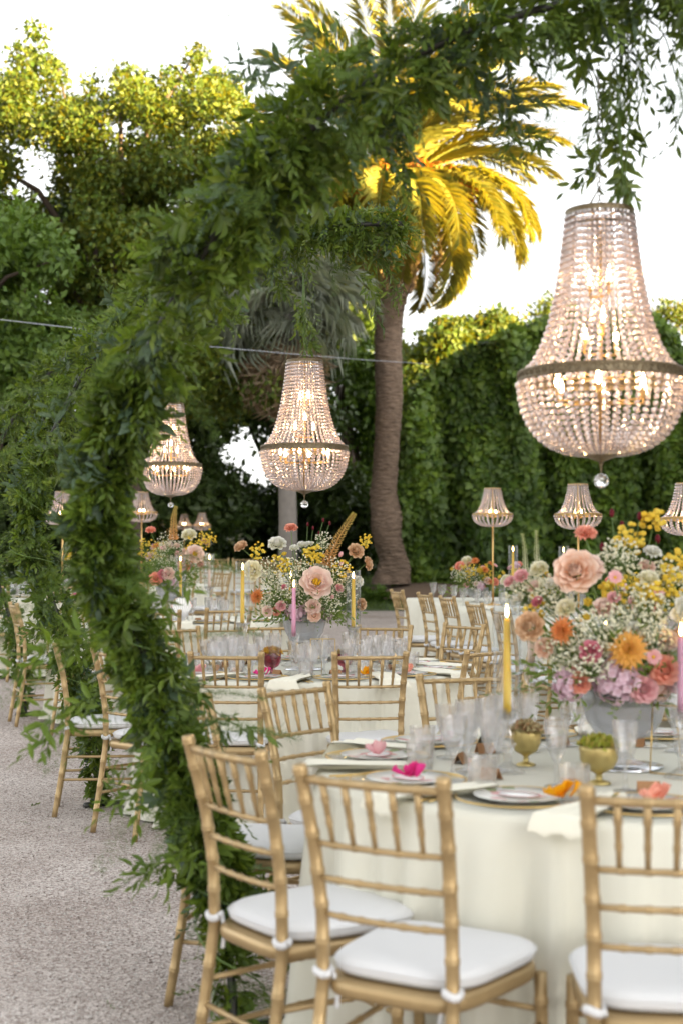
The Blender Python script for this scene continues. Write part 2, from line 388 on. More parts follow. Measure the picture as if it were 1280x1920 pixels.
# lawn grass blades
n = 30000
X = rng.uniform(-6, 8, n); Y = rng.uniform(24.1, 31, n); P = np.stack([X, Y, np.array([ground_h(y) for y in Y])], 1)
D = rng.normal(size=(n, 3)) * .5; D[:, 2] = 1
g = Leaves(); g.add(P, D, rdir(n), rng.uniform(.05, .14, n), .03, 'blade')
M_grass = leafmat('grass_blade', [(.07, .13, .02), (.11, .17, .03), (.06, .10, .02)], .3)
tag(g.build('lawn_grass', M_grass), 'short green grass of the lawn beyond the gravel', 'grass', kind='stuff')

# ---------------------------------------------------------------- trees
def blob_leaves(lv, cen, rad, per, L, W, flat=.8, kind='simple', shell=.55):
    for c, r in zip(cen, rad):
        k = max(8, int(per * (r / .5) ** 2)); d = rdir(k)
        rr = r * (shell + (1 - shell) * rng.random(k)) * (1 + .25 * rng.normal(size=k)); P = np.array(c) + d * rr[:, None] * np.array([1, 1, flat])
        D = d * .5 + rng.normal(size=(k, 3)) * .6; D[:, 2] -= .15
        lv.add(P, D, d + rng.normal(size=(k, 3)) * .5, L * rng.uniform(.6, 1.3, k), W * rng.uniform(.6, 1.3, k), kind)
def branchy(mb, base, top, r0, cens, nb):
    pts = [Vector(base).lerp(Vector(top), t) + Vector((math.sin(t * 5) * .12, math.cos(t * 4) * .1, 0)) for t in [i / 6 for i in range(7)]]
    mb.tube(pts, [r0 * (1 - .7 * i / 6) + (.1 * r0 if i == 0 else 0) for i in range(7)], 8)
    for c in random.sample(list(map(tuple, cens)), min(nb, len(cens))):
        c = Vector(c); a = pts[min(6, max(1, int(1 + 5 * random.random() * .9)))]
        m = a.lerp(c, .5) + Vector((0, 0, .15 * (c - a).length))
        mb.tube([a, m, c], [r0 * .35, r0 * .2, r0 * .06], 6)
def tree(name, label, base, top, r0, cens, rads, leafm, per=420, L=.15, W=.085, nb=14, group=None, bark=None, cat='tree'):
    t = thing(name, label, cat, base, group=group)
    loc = Vector(base); mb = MB(); cl = [Vector(c) - loc for c in cens]
    branchy(mb, (0, 0, 0), Vector(top) - loc, r0, cl, nb); mb.build('trunk', bark or M_bark, t)
    lv = Leaves(); blob_leaves(lv, [tuple(c) for c in cl], rads, per, L, W)
    tag(lv.build('crown', leafm, t), kind='stuff')
    return t
def px_cloud(n, x0, x1, ytop, ybot, Y0, Y1, r0, r1, holes=()):
    """clump centres whose outline follows a skyline given in photo pixels at the trees' own distance"""
    cen, rad = [], []; tries = 0
    while len(cen) < n and tries < n * 30:
        tries += 1
        x = random.uniform(x0, x1); top = np.interp(x, [p[0] for p in ytop], [p[1] for p in ytop])
        y = random.uniform(top, ybot); Y = random.uniform(Y0, Y1); r = random.uniform(r0, r1); rp = r * F / Y
        if y - rp * .8 < top: y = top + rp * .8 + abs(random.gauss(0, 6))
        if any((x - hx) ** 2 + (y - hy) ** 2 < (hr + rp * .55) ** 2 for hx, hy, hr in holes): continue
        cen.append(tuple(at(x, y, Y))); rad.append(r)
    return cen, rad
holes = [(45, 285, 12), (30, 350, 9), (85, 402, 6), (95, 540, 12), (12, 585, 7), (215, 215, 6), (455, 850, 34)]
base = lambda x, y: (x, y, ground_h(y) - .05)
# tall broadleaf tree on the left
sky_l = [(-260, 330), (-120, 250), (-10, 195), (40, 120), (70, 66), (105, 130), (150, 195), (185, 160), (250, 135), (295, 205), (340, 125), (385, 88), (430, 130), (470, 230), (520, 300), (560, 420)]
cen, rad = px_cloud(520, -230, 520, sky_l, 760, 21.5, 25.5, .22, .50, holes)
for k in range(90):
    x = random.uniform(-200, 480); y = np.interp(x, [p[0] for p in sky_l], [p[1] for p in sky_l]) + random.uniform(-26, 60); cen.append(tuple(at(x, y, random.uniform(22, 24)))); rad.append(random.uniform(.10, .22))
tree('broadleaf_tree', 'tall broadleaf tree with its sunlit yellow top behind the leafy arches', base(-3.6, 23.5), at(230, 300, 23.5), .24, cen, rad, M_treeleaf, 620, .105, .062, 12)
# lower, fresher tree in front on the far left
cen, rad = px_cloud(80, -220, 130, [(-220, 420), (-60, 385), (20, 370), (80, 420), (140, 500), (160, 620)], 760, 18.5, 20.5, .28, .5, holes)
tree('broadleaf_tree', 'fresh green lower tree standing below the tall sunlit tree', base(-5.4, 19.5), at(-40, 500, 19.5), .14, cen, rad, M_brightleaf, 380, .13, .075, 10)
# dark evergreen mass behind the tables, left
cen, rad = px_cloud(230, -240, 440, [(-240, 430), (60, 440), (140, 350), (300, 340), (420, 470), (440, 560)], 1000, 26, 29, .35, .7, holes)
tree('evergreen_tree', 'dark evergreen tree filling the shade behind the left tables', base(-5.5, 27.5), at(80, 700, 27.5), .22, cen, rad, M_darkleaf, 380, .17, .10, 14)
# trees behind the fan palm
cen, rad = px_cloud(70, 380, 640, [(380, 480), (450, 520), (520, 500), (600, 470), (650, 500), (690, 560)], 960, 28.5, 31, .38, .7, holes)
tree('broadleaf_tree', 'mid green tree behind the silvery fan palm', base(-1.2, 30), at(520, 700, 30), .2, cen, rad, M_darkleaf, 400, .17, .10, 12)
cen, rad = px_cloud(56, 560, 745, [(560, 500), (620, 485), (700, 560), (750, 690)], 1010, 31.5, 34, .38, .7, holes)
tree('broadleaf_tree', 'brighter green tree seen beside the date palm trunk', base(.4, 32.5), at(640, 700, 32.5), .2, cen, rad, M_brightleaf, 420, .18, .10, 12)
cen, rad = px_cloud(64, 735, 985, [(735, 662), (780, 650), (830, 605), (880, 578), (930, 580), (985, 600)], 760, 38, 41, .35, .65)
tree('broadleaf_tree', 'sunlit yellow tree top rising behind the ivy wall', base(3.2, 39.5), at(880, 680, 39.5), .2, cen, rad, M_treeleaf, 420, .20, .12, 8)
cen, rad = px_cloud(14, 1010, 1060, [(1000, 560), (1030, 545), (1060, 560)], 610, 34, 35, .22, .36)
c2, r2 = px_cloud(14, 1190, 1300, [(1190, 560), (1220, 545), (1300, 570)], 620, 34, 35, .22, .36)
tree('broadleaf_tree', 'thin olive green tree tips peeping over the ivy wall', base(6, 34.5), at(1100, 640, 34.5), .14, cen + c2, rad + r2, M_treeleaf, 200, .16, .06, 12)
# low dark hedge and shrubs at the back of the lawn
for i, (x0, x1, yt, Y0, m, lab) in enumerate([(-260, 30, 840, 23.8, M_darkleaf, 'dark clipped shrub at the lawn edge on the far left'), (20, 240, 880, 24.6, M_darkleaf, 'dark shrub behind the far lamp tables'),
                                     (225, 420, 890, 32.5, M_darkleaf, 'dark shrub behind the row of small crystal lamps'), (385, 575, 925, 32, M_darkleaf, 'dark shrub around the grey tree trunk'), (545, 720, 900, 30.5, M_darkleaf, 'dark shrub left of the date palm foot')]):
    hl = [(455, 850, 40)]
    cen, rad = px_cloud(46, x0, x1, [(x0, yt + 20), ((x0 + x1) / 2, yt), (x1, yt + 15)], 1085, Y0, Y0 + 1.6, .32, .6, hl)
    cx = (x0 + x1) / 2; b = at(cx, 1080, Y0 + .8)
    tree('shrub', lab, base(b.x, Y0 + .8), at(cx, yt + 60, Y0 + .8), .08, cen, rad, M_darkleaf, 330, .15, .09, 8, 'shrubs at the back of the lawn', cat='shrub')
# white flowering bush
cen = [tuple(at(400 + 9 * k + random.uniform(-4, 4), 1008 + random.uniform(-9, 10), 31.5)) for k in range(7)]
tb = thing('flowering_shrub', 'white flowering bush in the dark behind the flower centrepiece', 'shrub', base(-2.6, 31.5))
lv = Leaves(); blob_leaves(lv, [tuple(Vector(c) - tb.location) for c in cen], [.17] * 7, 150, .09, .08); tag(lv.build('blooms', M_white_bloom, tb), kind='stuff')
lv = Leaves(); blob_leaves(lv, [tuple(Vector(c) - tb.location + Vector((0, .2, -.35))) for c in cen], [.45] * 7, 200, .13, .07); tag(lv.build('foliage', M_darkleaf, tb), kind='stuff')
mb = MB(); mb.tube([(0, 0, 0), (.05, 0, .5)], [.05, .03]); mb.build('stem', M_bark, tb)

# tall trees added at right, out of view, to keep low sun off the dinner
for i in range(13):
    y = -13 + i * 3.2; h = 12.0 if y < 13 else (9.6 if y < 18 else 9.3)
    t = thing('added_shade_cypress', 'tall dense cypress added out of view to shade the dinner', 'tree', (17 + .4 * math.sin(i * 2.1), y, ground_h(y)), group='cypresses added out of view to shade the dinner')
    if i == 0:
        mb = MB(); mb.tube([(0, 0, 0), (0, 0, 12)], [.25, .05]); tr_me = mb.mesh('trunk', M_bark)
        mb = MB(); prof = [(.2, .4), (1.5, 1.2), (1.9, 3.5), (1.9, 7), (1.75, 9.5), (1.3, 11.3), (.5, 12.4), (.02, 12.6)]
        mb.lathe(prof, 20, rf=lambda k, z: 1 + .08 * math.sin(k * 2.3 + z * 1.7) + .05 * math.sin(k * 5 + z * 4))
        core_me = mb.mesh('foliage_core', M_darkleaf)
        lv = Leaves(); m_ = 6000; z = rng.uniform(.5, 12.4, m_); a = rng.uniform(0, 6.28, m_)
        r = np.interp(z, [p[1] for p in prof], [p[0] for p in prof]) * rng.uniform(.95, 1.15, m_)
        P = np.stack([r * np.cos(a), r * np.sin(a), z], 1); O = np.stack([np.cos(a), np.sin(a), np.full(m_, .8)], 1)
        lv.add(P, O + rng.normal(size=(m_, 3)) * .4, rdir(m_), .32, .14); leaf_me = lv.mesh('foliage', M_darkleaf)
    t.scale = (1, 1, h / 12.6)
    link('trunk', tr_me, t); tag(link('foliage', leaf_me, t), kind='stuff'); link('crown', core_me, t)

# ---------------------------------------------------------------- ivy-covered wall
def ivy():
    t = thing('ivy_wall', 'long wall overgrown with dense dark green creeper behind the tables', 'wall', (5.5, 27.2, ground_h(27.2)))
    ori = t.location
    sky_i = [(742, 900), (752, 800), (775, 745), (820, 695), (880, 660), (950, 634), (1010, 612), (1060, 590), (1120, 600), (1180, 590), (1225, 600), (1262, 640), (1300, 700), (1400, 720), (1600, 720)]
    xs = np.linspace(744, 1600, 150); Yf = 27.0
    def surf(px, s):          # s 0..1 front bottom to the top edge, 1..1.6 rolls back over the top
        top = at(px, np.interp(px, [p[0] for p in sky_i], [p[1] for p in sky_i]), Yf)
        zb = ground_h(27) - .05; H = top.z - zb
        bulge = .46 * math.sin(px * .034 + 1.2) + .30 * math.sin(px * .071 + s * 3) + .16 * math.sin(px * .021 * 5 + s * 9) + .22 * math.sin(s * 7 + px * .013)
        if s <= 1: return Vector((top.x, Yf - .35 - bulge * (1 - .3 * s) + .9 * max(0, s - .75) ** 2 * 4, zb + H * s))
        return Vector((top.x, Yf - .2 + (s - 1) * 5, top.z - (s - 1) ** 2 * 2.0))
    ss = [i / 22 for i in range(23)] + [1.1, 1.3, 1.5]
    mb = MB(); grid = [[surf(x, s) - ori for x in xs] for s in ss]
    vs = [p for row in grid for p in row]; n = len(xs)
    mb.add(vs, [(j * n + i, j * n + i + 1, (j + 1) * n + i + 1, (j + 1) * n + i) for j in range(len(ss) - 1) for i in range(n - 1)])
    bx = Vector((grid[0][0].x + .4, 0.3, 0)); 
    mb.build('creeper_mat', M_darkleaf, t)
    mb = MB(); mb.box((3.6, .75, 2.0), (9.6, .5, 4.0)); mb.build('wall', pmat('wall_render', (.35, .32, .28), .9, noise=.2), t)
    lv = Leaves(); N = 52000
    px = rng.uniform(744, 1420, N); s = rng.random(N) ** .9 * 1.25
    P = np.array([tuple(surf(a, b) - ori) for a, b in zip(px, s)])
    P += rng.normal(size=(N, 3)) * np.array([.06, .07, .06]); P[:, 1] -= .06
    D = rng.normal(size=(N, 3)) * .5; D[:, 2] -= .8; D[:, 1] -= .35
    U = rng.normal(size=(N, 3)) * .35; U[:, 1] -= 1; U[:, 2] += .6
    lv.add(P, D, U, rng.uniform(.06, .19, N), rng.uniform(.06, .17, N), 'ivy')
    M = 2600; px = rng.uniform(744, 756, M); s = rng.random(M)
    P = np.array([tuple(surf(a, b) - ori) for a, b in zip(px, s)]); P[:, 1] += rng.uniform(0, 1.6, M); P[:, 0] += rng.normal(size=M) * .1
    lv.add(P, rng.normal(size=(M, 3)) + np.array([-.4, 0, -.6]), rdir(M), .14, .12, 'ivy')
    tag(lv.build('creeper_leaves', M_ivy, t), kind='stuff')
    # longer hanging shoots
    lv = Leaves(); K = 260; px = rng.uniform(750, 1400, K); s = rng.uniform(.25, 1, K)
    S = np.array([tuple(surf(a, b) - ori) for a, b in zip(px, s)]); S[:, 1] -= .12
    D = rng.normal(size=(K, 3)) * .15; D[:, 2] = -1
    sprig_leaves(lv, S, D, rng.uniform(.3, .7, K), 9, .15, .13, 'ivy')
    tag(lv.build('hanging_shoots', M_brightleaf, t), kind='stuff')
ivy()
# bank of soil and a low leafy plant at the foot of the date palm
mb = MB(); mb.lathe([(1.5, 0), (1.2, .12), (.7, .22), (.02, .27)], 24, rf=lambda k, z: 1 + .1 * math.sin(k * 1.7)); o = mb.build('soil_bank', M_soil, loc=(1.55, 26.6, ground_h(26.6) - .02)); tag(o, kind='structure')
for px_, lab in ((712, 'leafy green plant at the foot of the date palm'), (690, 'small leafy plant on the lawn by the palm')):
    p = at(px_, 1100, 25.3); t = thing('ground_plant', lab, 'plant', (p.x, 25.3, ground_h(25.3)), group=None)
    lv = Leaves(); K = 34; S = np.zeros((K, 3)); D = rng.normal(size=(K, 3)) * .55; D[:, 2] = 1
    sprig_leaves(lv, S, D, rng.uniform(.2, .42, K), 6, .12, .06, 'fine'); tag(lv.build('leaves', M_brightleaf, t), kind='stuff')
    mb = MB(); mb.tube([(0, 0, -.02), (.02, 0, .2)], [.012, .006], 5); mb.build('stem', M_stem, t)

# ---------------------------------------------------------------- date palm
def frond_mesh(name, Lf, droop, mat, nl=84, ll=.46, seed=0, wl=.034, vee=.35):
    r = random.Random(seed); pts = []; th = .25; p = Vector((0, 0, 0)); ns = 16
    for i in range(ns + 1):
        pts.append(p.copy()); th2 = th - droop * (i / ns) ** 1.3
        p = p + Vector((math.cos(th2), 0, math.sin(th2))) * Lf / ns
    mb = MB(); mb.tube(pts, [.028 * (1 - .85 * i / ns) for i in range(ns + 1)], 5)
    P, D, U, L = [], [], [], []
    for i in range(nl):
        t = .12 + .88 * i / nl; f = t * ns; k = min(ns - 1, int(f)); q = pts[k].lerp(pts[k + 1], f - k); d = (pts[k + 1] - pts[k]).normalized(); nrm = Vector((-d.z, 0, d.x))
        for sd in (-1, 1):
            P.append(q); D.append(d * (.55 + .5 * t) + Vector((0, sd, 0)) * .85 + nrm * (vee + r.uniform(-.2, .2)) + Vector((0, 0, -.22)) + Vector((r.gauss(0, .06), r.gauss(0, .06), r.gauss(0, .06))))
            U.append(nrm); L.append(ll * (.55 + .9 * math.sin(PI * min(1, t * 1.02)) ** .8) * r.uniform(.85, 1.1) * (.75 if t < .2 else 1))
    lv = Leaves(); lv.add(np.array([tuple(a) for a in P]), np.array([tuple(a) for a in D]), np.array([tuple(a) for a in U]), np.array(L), wl, 'simple')
    V = [tuple(v) for v in np.concatenate(lv.V)]; lo = np.concatenate(lv.loops).reshape(-1, 4); mb.add(V, [tuple(x) for x in lo])
    return mb.mesh(name, mat, False)
def palm():
    Y = 26.0; b = at(735, 1085, Y); t = thing('date_palm', 'tall date palm with sunlit golden fronds beside the ivy wall', 'palm tree', (b.x, Y, ground_h(Y) - .05))
    pl = [(737, 1095, 33), (735, 1050, 27), (728, 1015, 29), (724, 985, 30), (722, 960, 28), (718, 925, 25), (722, 880, 24), (727, 800, 26), (729, 740, 28), (727, 660, 27), (728, 600, 27), (731, 560, 31), (736, 520, 40), (739, 470, 44), (740, 400, 44), (740, 345, 30)]
    pts = []; rr = []
    for i in range(len(pl) - 1):
        for k in range(14):
            f = k / 14; a, c = pl[i], pl[i + 1]
            pts.append(at(a[0] + (c[0] - a[0]) * f, a[1] + (c[1] - a[1]) * f, Y) - t.location); rr.append((a[2] + (c[2] - a[2]) * f) * .92 * Y / F)
    mb = MB(); n = 26; vs = []
    for i, p in enumerate(pts):
        for k in range(n):
            a = 2 * PI * k / n; z_ = p.z; low_ = max(0, 1 - z_ / 2.2); ph_ = (z_ * 9 + .35 * math.sin(a * 6 + z_ * 3) + .5 * math.sin(a * 2)) % 1; lump = 1 + .10 * (1 - ph_) * (1 - .6 * low_) + .05 * math.sin(a * 2 + z_ * 1.3) + low_ * (.20 * math.sin(a * 2 + z_ * 4.1) + .16 * math.sin(a * 3 - z_ * 7.3 + 1) + .05 * math.sin(a * 7 + z_ * 13)) + random.uniform(-.045, .045)
            vs.append(p + Vector((math.cos(a), math.sin(a), 0)) * rr[i] * lump)
    mb.add(vs, [(i * n + k, i * n + (k + 1) % n, (i + 1) * n + (k + 1) % n, (i + 1) * n + k) for i in range(len(pts) - 1) for k in range(n)])
    mb.build('trunk', M_palmbark, t)
    # knobs of old root growth low on the trunk
    for (x, y, r) in ():
        mb = MB(); mb.ball((0, 0, 0), r * Y / F, 10, 7, 1.25); mb.v = [tuple(Vector(v) * (1 + .12 * math.sin(v[0] * 31 + v[2] * 17))) for v in mb.v]; mb.build('trunk_knob', M_palmbark, t, loc=at(x, y, Y - .2) - t.location)
    # stubs of cut leaf bases under the crown
    mb = MB(); mb.add([(-.07, 0, 0), (.07, 0, 0), (.045, .10, .20), (-.045, .10, .20), (0, .05, -.03), (0, .13, .14)], [(0, 1, 4), (0, 4, 5, 3), (4, 1, 2, 5), (5, 2, 3), (0, 3, 2, 1)]); stub = mb.mesh('leaf_base', M_palmboot, False)
    for j in range(11):
        y = 548 - j * 15; c = at(np.interp(y, [345, 548], [740, 733]), y, Y) - t.location; R = np.interp(y, [345, 420, 500, 560], [30, 43, 42, 29]) * Y / F
        for k in range(10):
            a = 2 * PI * (k + .5 * (j % 2)) / 10 + j * .1
            link('leaf_base', stub, t, loc=c + Vector((math.cos(a), math.sin(a), 0)) * R * .98, rot=(0, 0, a - PI / 2), scale=random.uniform(.85, 1.25))
    crown = at(740, 345, Y) - t.location
    fr = [frond_mesh('frond', 3.3, 1.15, M_palmleaf, seed=1), frond_mesh('frond', 3.0, 1.75, M_palmleaf, seed=2), frond_mesh('frond', 3.5, .75, M_palmleaf, seed=3), frond_mesh('frond', 2.6, 2.1, M_palmleaf, seed=4)]
    spec = []
    for k in range(17): spec.append((k * 2 * PI / 17 + .2, .95 + .15 * math.sin(k * 3), 2))       # upright crown
    for k in range(20): spec.append((k * 2 * PI / 20, .42 + .12 * math.sin(k * 5), 0))
    for k in range(20): spec.append((k * 2 * PI / 20 + .15, -.08 + .12 * math.sin(k * 7), 1))
    for k in range(10): spec.append((k * 2 * PI / 10 + .4, -.62 + .1 * math.sin(k * 4), 3))
    for (az, el, q) in spec:
        link('frond', fr[q], t, loc=crown + Vector((math.cos(az), math.sin(az), 0)) * .22 + Vector((0, 0, .25 * el)), rot=(0, -el, az), scale=random.uniform(.88, 1.08))
    dead = frond_mesh('dry_frond', 2.3, 1.5, M_deadleaf, 40, .30, 9)
    for k in range(7): link('dry_frond', dead, t, loc=crown + Vector((0, 0, -.35)), rot=(0, .75 + .2 * math.sin(k * 3), k * .9 + .3), scale=.8)
    # orange fruit stalks
    lv = Leaves(); K = 150; a = rng.normal(size=K) * .35; S = np.zeros((K, 3)); S[:, 0] = .75 + .35 * rng.random(K); S[:, 2] = .25 - .2 * rng.random(K); S[:, 1] = rng.normal(size=K) * .08
    D = np.stack([.45 + .35 * rng.normal(size=K), .35 * rng.normal(size=K), np.full(K, -1.0)], 1); lv.add(S, D, rdir(K), rng.uniform(.35, .75, K), .035)
    mbf = MB(); mbf.tube([(0, 0, 0), (.45, 0, .3), (.95, 0, .25)], [.03, .02, .012], 5); V = [tuple(v) for v in np.concatenate(lv.V)]; mbf.add(V, [tuple(x) for x in np.concatenate(lv.loops).reshape(-1, 4)])
    fs = mbf.mesh('fruit_stalk', M_fruit, False)
    for az, sc_ in ((-.5, 1), (.15, 1.1), (-1.1, .9), (.9, 1), (-1.9, .9), (2.6, .8), (-.1, .75)): link('fruit_stalk', fs, t, loc=crown + Vector((0, 0, -.05)), rot=(0, -.1, az), scale=sc_)
palm()
# silvery fan palm behind the middle chandelier
def fan_palm():
    Y = 22.0; b = at(540, 1060, Y); t = thing('fan_palm', 'silvery green fan palm with drooping dry leaves', 'palm tree', (b.x, Y, ground_h(Y) - .05))
    top = at(535, 590, Y) - t.location
    mb = MB(); mb.tube([(0, 0, 0), (0, 0, 1.6), (-.03, 0, 3.0), top], [.16, .14, .13, .13], 12); mb.build('trunk', M_greybark, t)
    def fan(mat, seed, name, dr):
        lv = Leaves(); K = 34; an = np.linspace(-1.9, 1.9, K); r_ = np.random.default_rng(seed)
        S = np.stack([np.full(K, .75) + .05 * np.cos(an), .04 * np.sin(an), np.full(K, .06)], 1)
        D = np.stack([np.cos(an), np.sin(an), -.2 - dr * np.abs(r_.normal(size=K))], 1); lv.add(S, D, np.tile([0, 0, 1.0], (K, 1)), r_.uniform(.55, .8, K), .05)
        S2 = S + unit(D) * .5; D2 = D.copy(); D2[:, 2] -= 1.1; lv.add(S2, D2, np.tile([1.0, 0, .5], (K, 1)), r_.uniform(.35, .6, K), .028)
        m2 = MB(); m2.tube([(0, 0, 0), (.4, 0, .12), (.78, 0, .06)], [.02, .014, .01], 5); m2.add([tuple(v) for v in np.concatenate(lv.V)], [tuple(x) for x in np.concatenate(lv.loops).reshape(-1, 4)])
        return m2.mesh(name, mat, False)
    fl = [fan(M_fanleaf, s, 'fan_leaf', .3) for s in (1, 2)]; fd = fan(M_deadleaf, 5, 'dry_leaf', .5)
    for k in range(26):
        az = k * 2.4; el = 1.2 - 1.75 * k / 25
        link('fan_leaf', fl[k % 2], t, loc=top + Vector((0, 0, .05)), rot=(0, -el, az), scale=random.uniform(.8, 1.0))
    for k in range(12): link('dry_leaf', fd, t, loc=top + Vector((0, 0, -.12)), rot=(0, 1.0 + .25 * math.sin(k * 2), k * .55 + .2), scale=random.uniform(.8, 1.05))
fan_palm()
# overhead cable strung between trees
pc = [at(-60, 592, 16), at(130, 614, 16.4), at(375, 648, 17), at(540, 663, 19), at(700, 676, 23.5), at(770, 680, 25.6), at(805, 684, 27.2)]
mb = MB(); mb.tube(pc, .006, 6); tag(mb.build('overhead_cable', M_wire), 'thin pale cable strung through the trees behind the chandeliers', 'cable')
# ================================================================ chairs
def bamboo(pts, r0, r1, rings, n=10, sub=6, rr=1.22):
    """tapered rod with the raised knuckles of turned bamboo-style wood; rings are fractions of its length"""
    pts = [Vector(p) for p in pts]; seg = [(pts[i + 1] - pts[i]).length for i in range(len(pts) - 1)]; tot = sum(seg)
    def pos(t):
        d = t * tot
        for i, s in enumerate(seg):
            if d <= s or i == len(seg) - 1: return pts[i].lerp(pts[i + 1], d / s)
            d -= s
    ts = [i / sub for i in range(sub + 1)]; w_ = .0055 / tot
    ev = [(t, 1.0) for t in ts if all(abs(t - q) > w_ * 2.2 for q in rings)]
    for q in rings: ev += [(q - w_ * 1.6, 1.0), (q - w_ * .9, rr), (q - w_ * .15, rr * .97), (q, 1.06), (q + w_ * .15, rr * .97), (q + w_ * .9, rr), (q + w_ * 1.6, 1.0)]
    ev = sorted((min(1, max(0, t)), k) for t, k in ev)
    mb = MB(); mb.tube([pos(t) for t, k in ev], [(r0 + (r1 - r0) * t) * k for t, k in ev], n); return mb
def rounded_seat(mb, z0, z1, wf, wb, yf, yb, dome, bev, n=40, e=4.0):
    def outline(s):
        o = []
        for k in range(n):
            a = 2 * PI * k / n; ca, sa = math.cos(a), math.sin(a)
            x = math.copysign(abs(ca) ** (2 / e), ca); y = math.copysign(abs(sa) ** (2 / e), sa)
            yy = (yf + yb) / 2 + y * (yf - yb) / 2 * s; w_ = wb + (wf - wb) * (y + 1) / 2
            o.append((x * w_ / 2 * s, yy))
        return o
    rows = [(1 - bev * 1.2, z0), (1 - bev * .3, z0 + (z1 - z0) * .2), (1, z0 + (z1 - z0) * .5), (1 - bev * .35, z0 + (z1 - z0) * .82), (1 - bev * 1.4, z1), (.7, z1 + dome * .6), (.35, z1 + dome * .95), (.02, z1 + dome)]
    vs = []; 
    for s, z in rows: vs += [(x, y, z) for x, y in outline(s)]
    fs = [(i * n + k, i * n + (k + 1) % n, (i + 1) * n + (k + 1) % n, (i + 1) * n + k) for i in range(len(rows) - 1) for k in range(n)]
    fs += [tuple(range(n - 1, -1, -1)), tuple((len(rows) - 1) * n + k for k in range(n))]
    mb.add(vs, fs)
def make_chair():
    t = thing('banquet_chair', 'gold chair', 'chair')
    def post(s):
        return [(s * .172, -.245, 0), (s * .163, -.205, .25), (s * .157, -.178, .45), (s * .157, -.182, .60), (s * .163, -.205, .75), (s * .172, -.245, .905), (s * .1725, -.248, .922)]
    def on_post(z, s):
        P = post(s)
        for a, b in zip(P, P[1:]):
            if a[2] <= z <= b[2]:
                f = (z - a[2]) / (b[2] - a[2]); return Vector(a).lerp(Vector(b), f)
        return Vector(P[-1])
    for s in (-1, 1):
        bamboo(post(s), .0145, .0150, [.12, .25, .38, .50, .58, .665, .745, .835, .915, .985], 12, 24, 1.14).build('back_post', M_gold, t)
        bamboo([(s * .192, .205, 0), (s * .186, .192, .43)], .0125, .0155, [.2, .42, .64, .85], 10, 4, 1.16).build('front_leg', M_gold, t)
    mb = MB(); rounded_seat(mb, .422, .458, .405, .335, .215, -.192, -.002, .03, 44, 5.0); mb.build('seat_frame', M_gold, t)
    mb = MB(); rounded_seat(mb, .462, .502, .41, .345, .222, -.17, .012, .06, 44, 4.2)
    cu = mb.build('cushion', M_cushion, t)
    pt = [(mb.v[2 * 44 + k][0], mb.v[2 * 44 + k][1], .4875) for k in list(range(44)) + [0]]; m2 = MB(); m2.tube(pt, .0028, 5, False); m2.build('piping', M_cushion, cu)
    for s in (-1, 1):
        p = on_post(.470, s); mb = MB(); mb.tube([p + Vector((.0185 * math.cos(a), .0185 * math.sin(a), .004 * math.sin(a * 2))) for a in [2 * PI * k / 14 for k in range(15)]], .0062, 6, False, 1.6)
        mb.tube([p + Vector((-s * .016, .012, 0)), p + Vector((-s * .03, .012, -.03)), p + Vector((-s * .033, .004, -.075))], [.006, .005, .006], 5)
        mb.build('tie', M_cushion, cu)
    zr = [.892, .752, .676, .596]
    for i, z in enumerate(zr):
        a, b = on_post(z, -1), on_post(z, 1); m_ = (a + b) / 2 + Vector((0, -.016, 0))
        pts = [a.lerp(m_, .0), a.lerp(m_, .5) + Vector((0, -.005, 0)), m_, b.lerp(m_, .5) + Vector((0, -.005, 0)), b]
        bamboo(pts, .0095 if i == 0 else .0072, .0095 if i == 0 else .0072, [.18, .34, .5, .66, .82] if i else [.167, .333, .5, .667, .833], 8, 8, 1.25).build('rail', M_gold, t)
    for k in range(5):
        f = (k + 1) / 6; sag = math.sin(PI * f) * .017
        a = on_post(zr[1], -1).lerp(on_post(zr[1], 1), f) + Vector((0, -sag, 0)); b = on_post(zr[0], -1).lerp(on_post(zr[0], 1), f) + Vector((0, -sag, 0))
        bamboo([a, b], .0055, .0088, [.35, .72], 8, 4, 1.22).build('spindle', M_gold, t)
    for z in (.315, .195):
        for s in (-1, 1):
            bamboo([on_post(z, s), (s * .188, .196, z)], .0075, .0075, [.25, .5, .75], 7, 2, 1.25).build('stretcher', M_gold, t)
    for z in (.345, .225): bamboo([(-.188, .197, z), (.188, .197, z)], .0075, .0075, [.25, .5, .75], 7, 2, 1.25).build('stretcher', M_gold, t)
    bamboo([on_post(.255, -1), on_post(.255, 1)], .0075, .0075, [.25, .5, .75], 7, 2, 1.25).build('stretcher', M_gold, t)
    return t
CH = {'p': make_chair(), 'first': True}
def chair(bx, by, fx, fy, label, group, lift=None):
    """bx, by: the middle of the top rail; f: the way the sitter faces"""
    f = Vector((fx, fy)).normalized(); x, y = bx + f.x * .262, by + f.y * .262
    rz = math.atan2(f.y, f.x) - PI / 2; loc = (x, y, ground_h(y) if lift is None else lift)
    if CH['first']:
        o = CH['p']; o.location = loc; o.rotation_euler = (0, 0, rz); o['label'] = label; o['group'] = group; CH['first'] = False
    else: o = copy_tree(CH['p'], None, loc, rz, label, group)
    return o

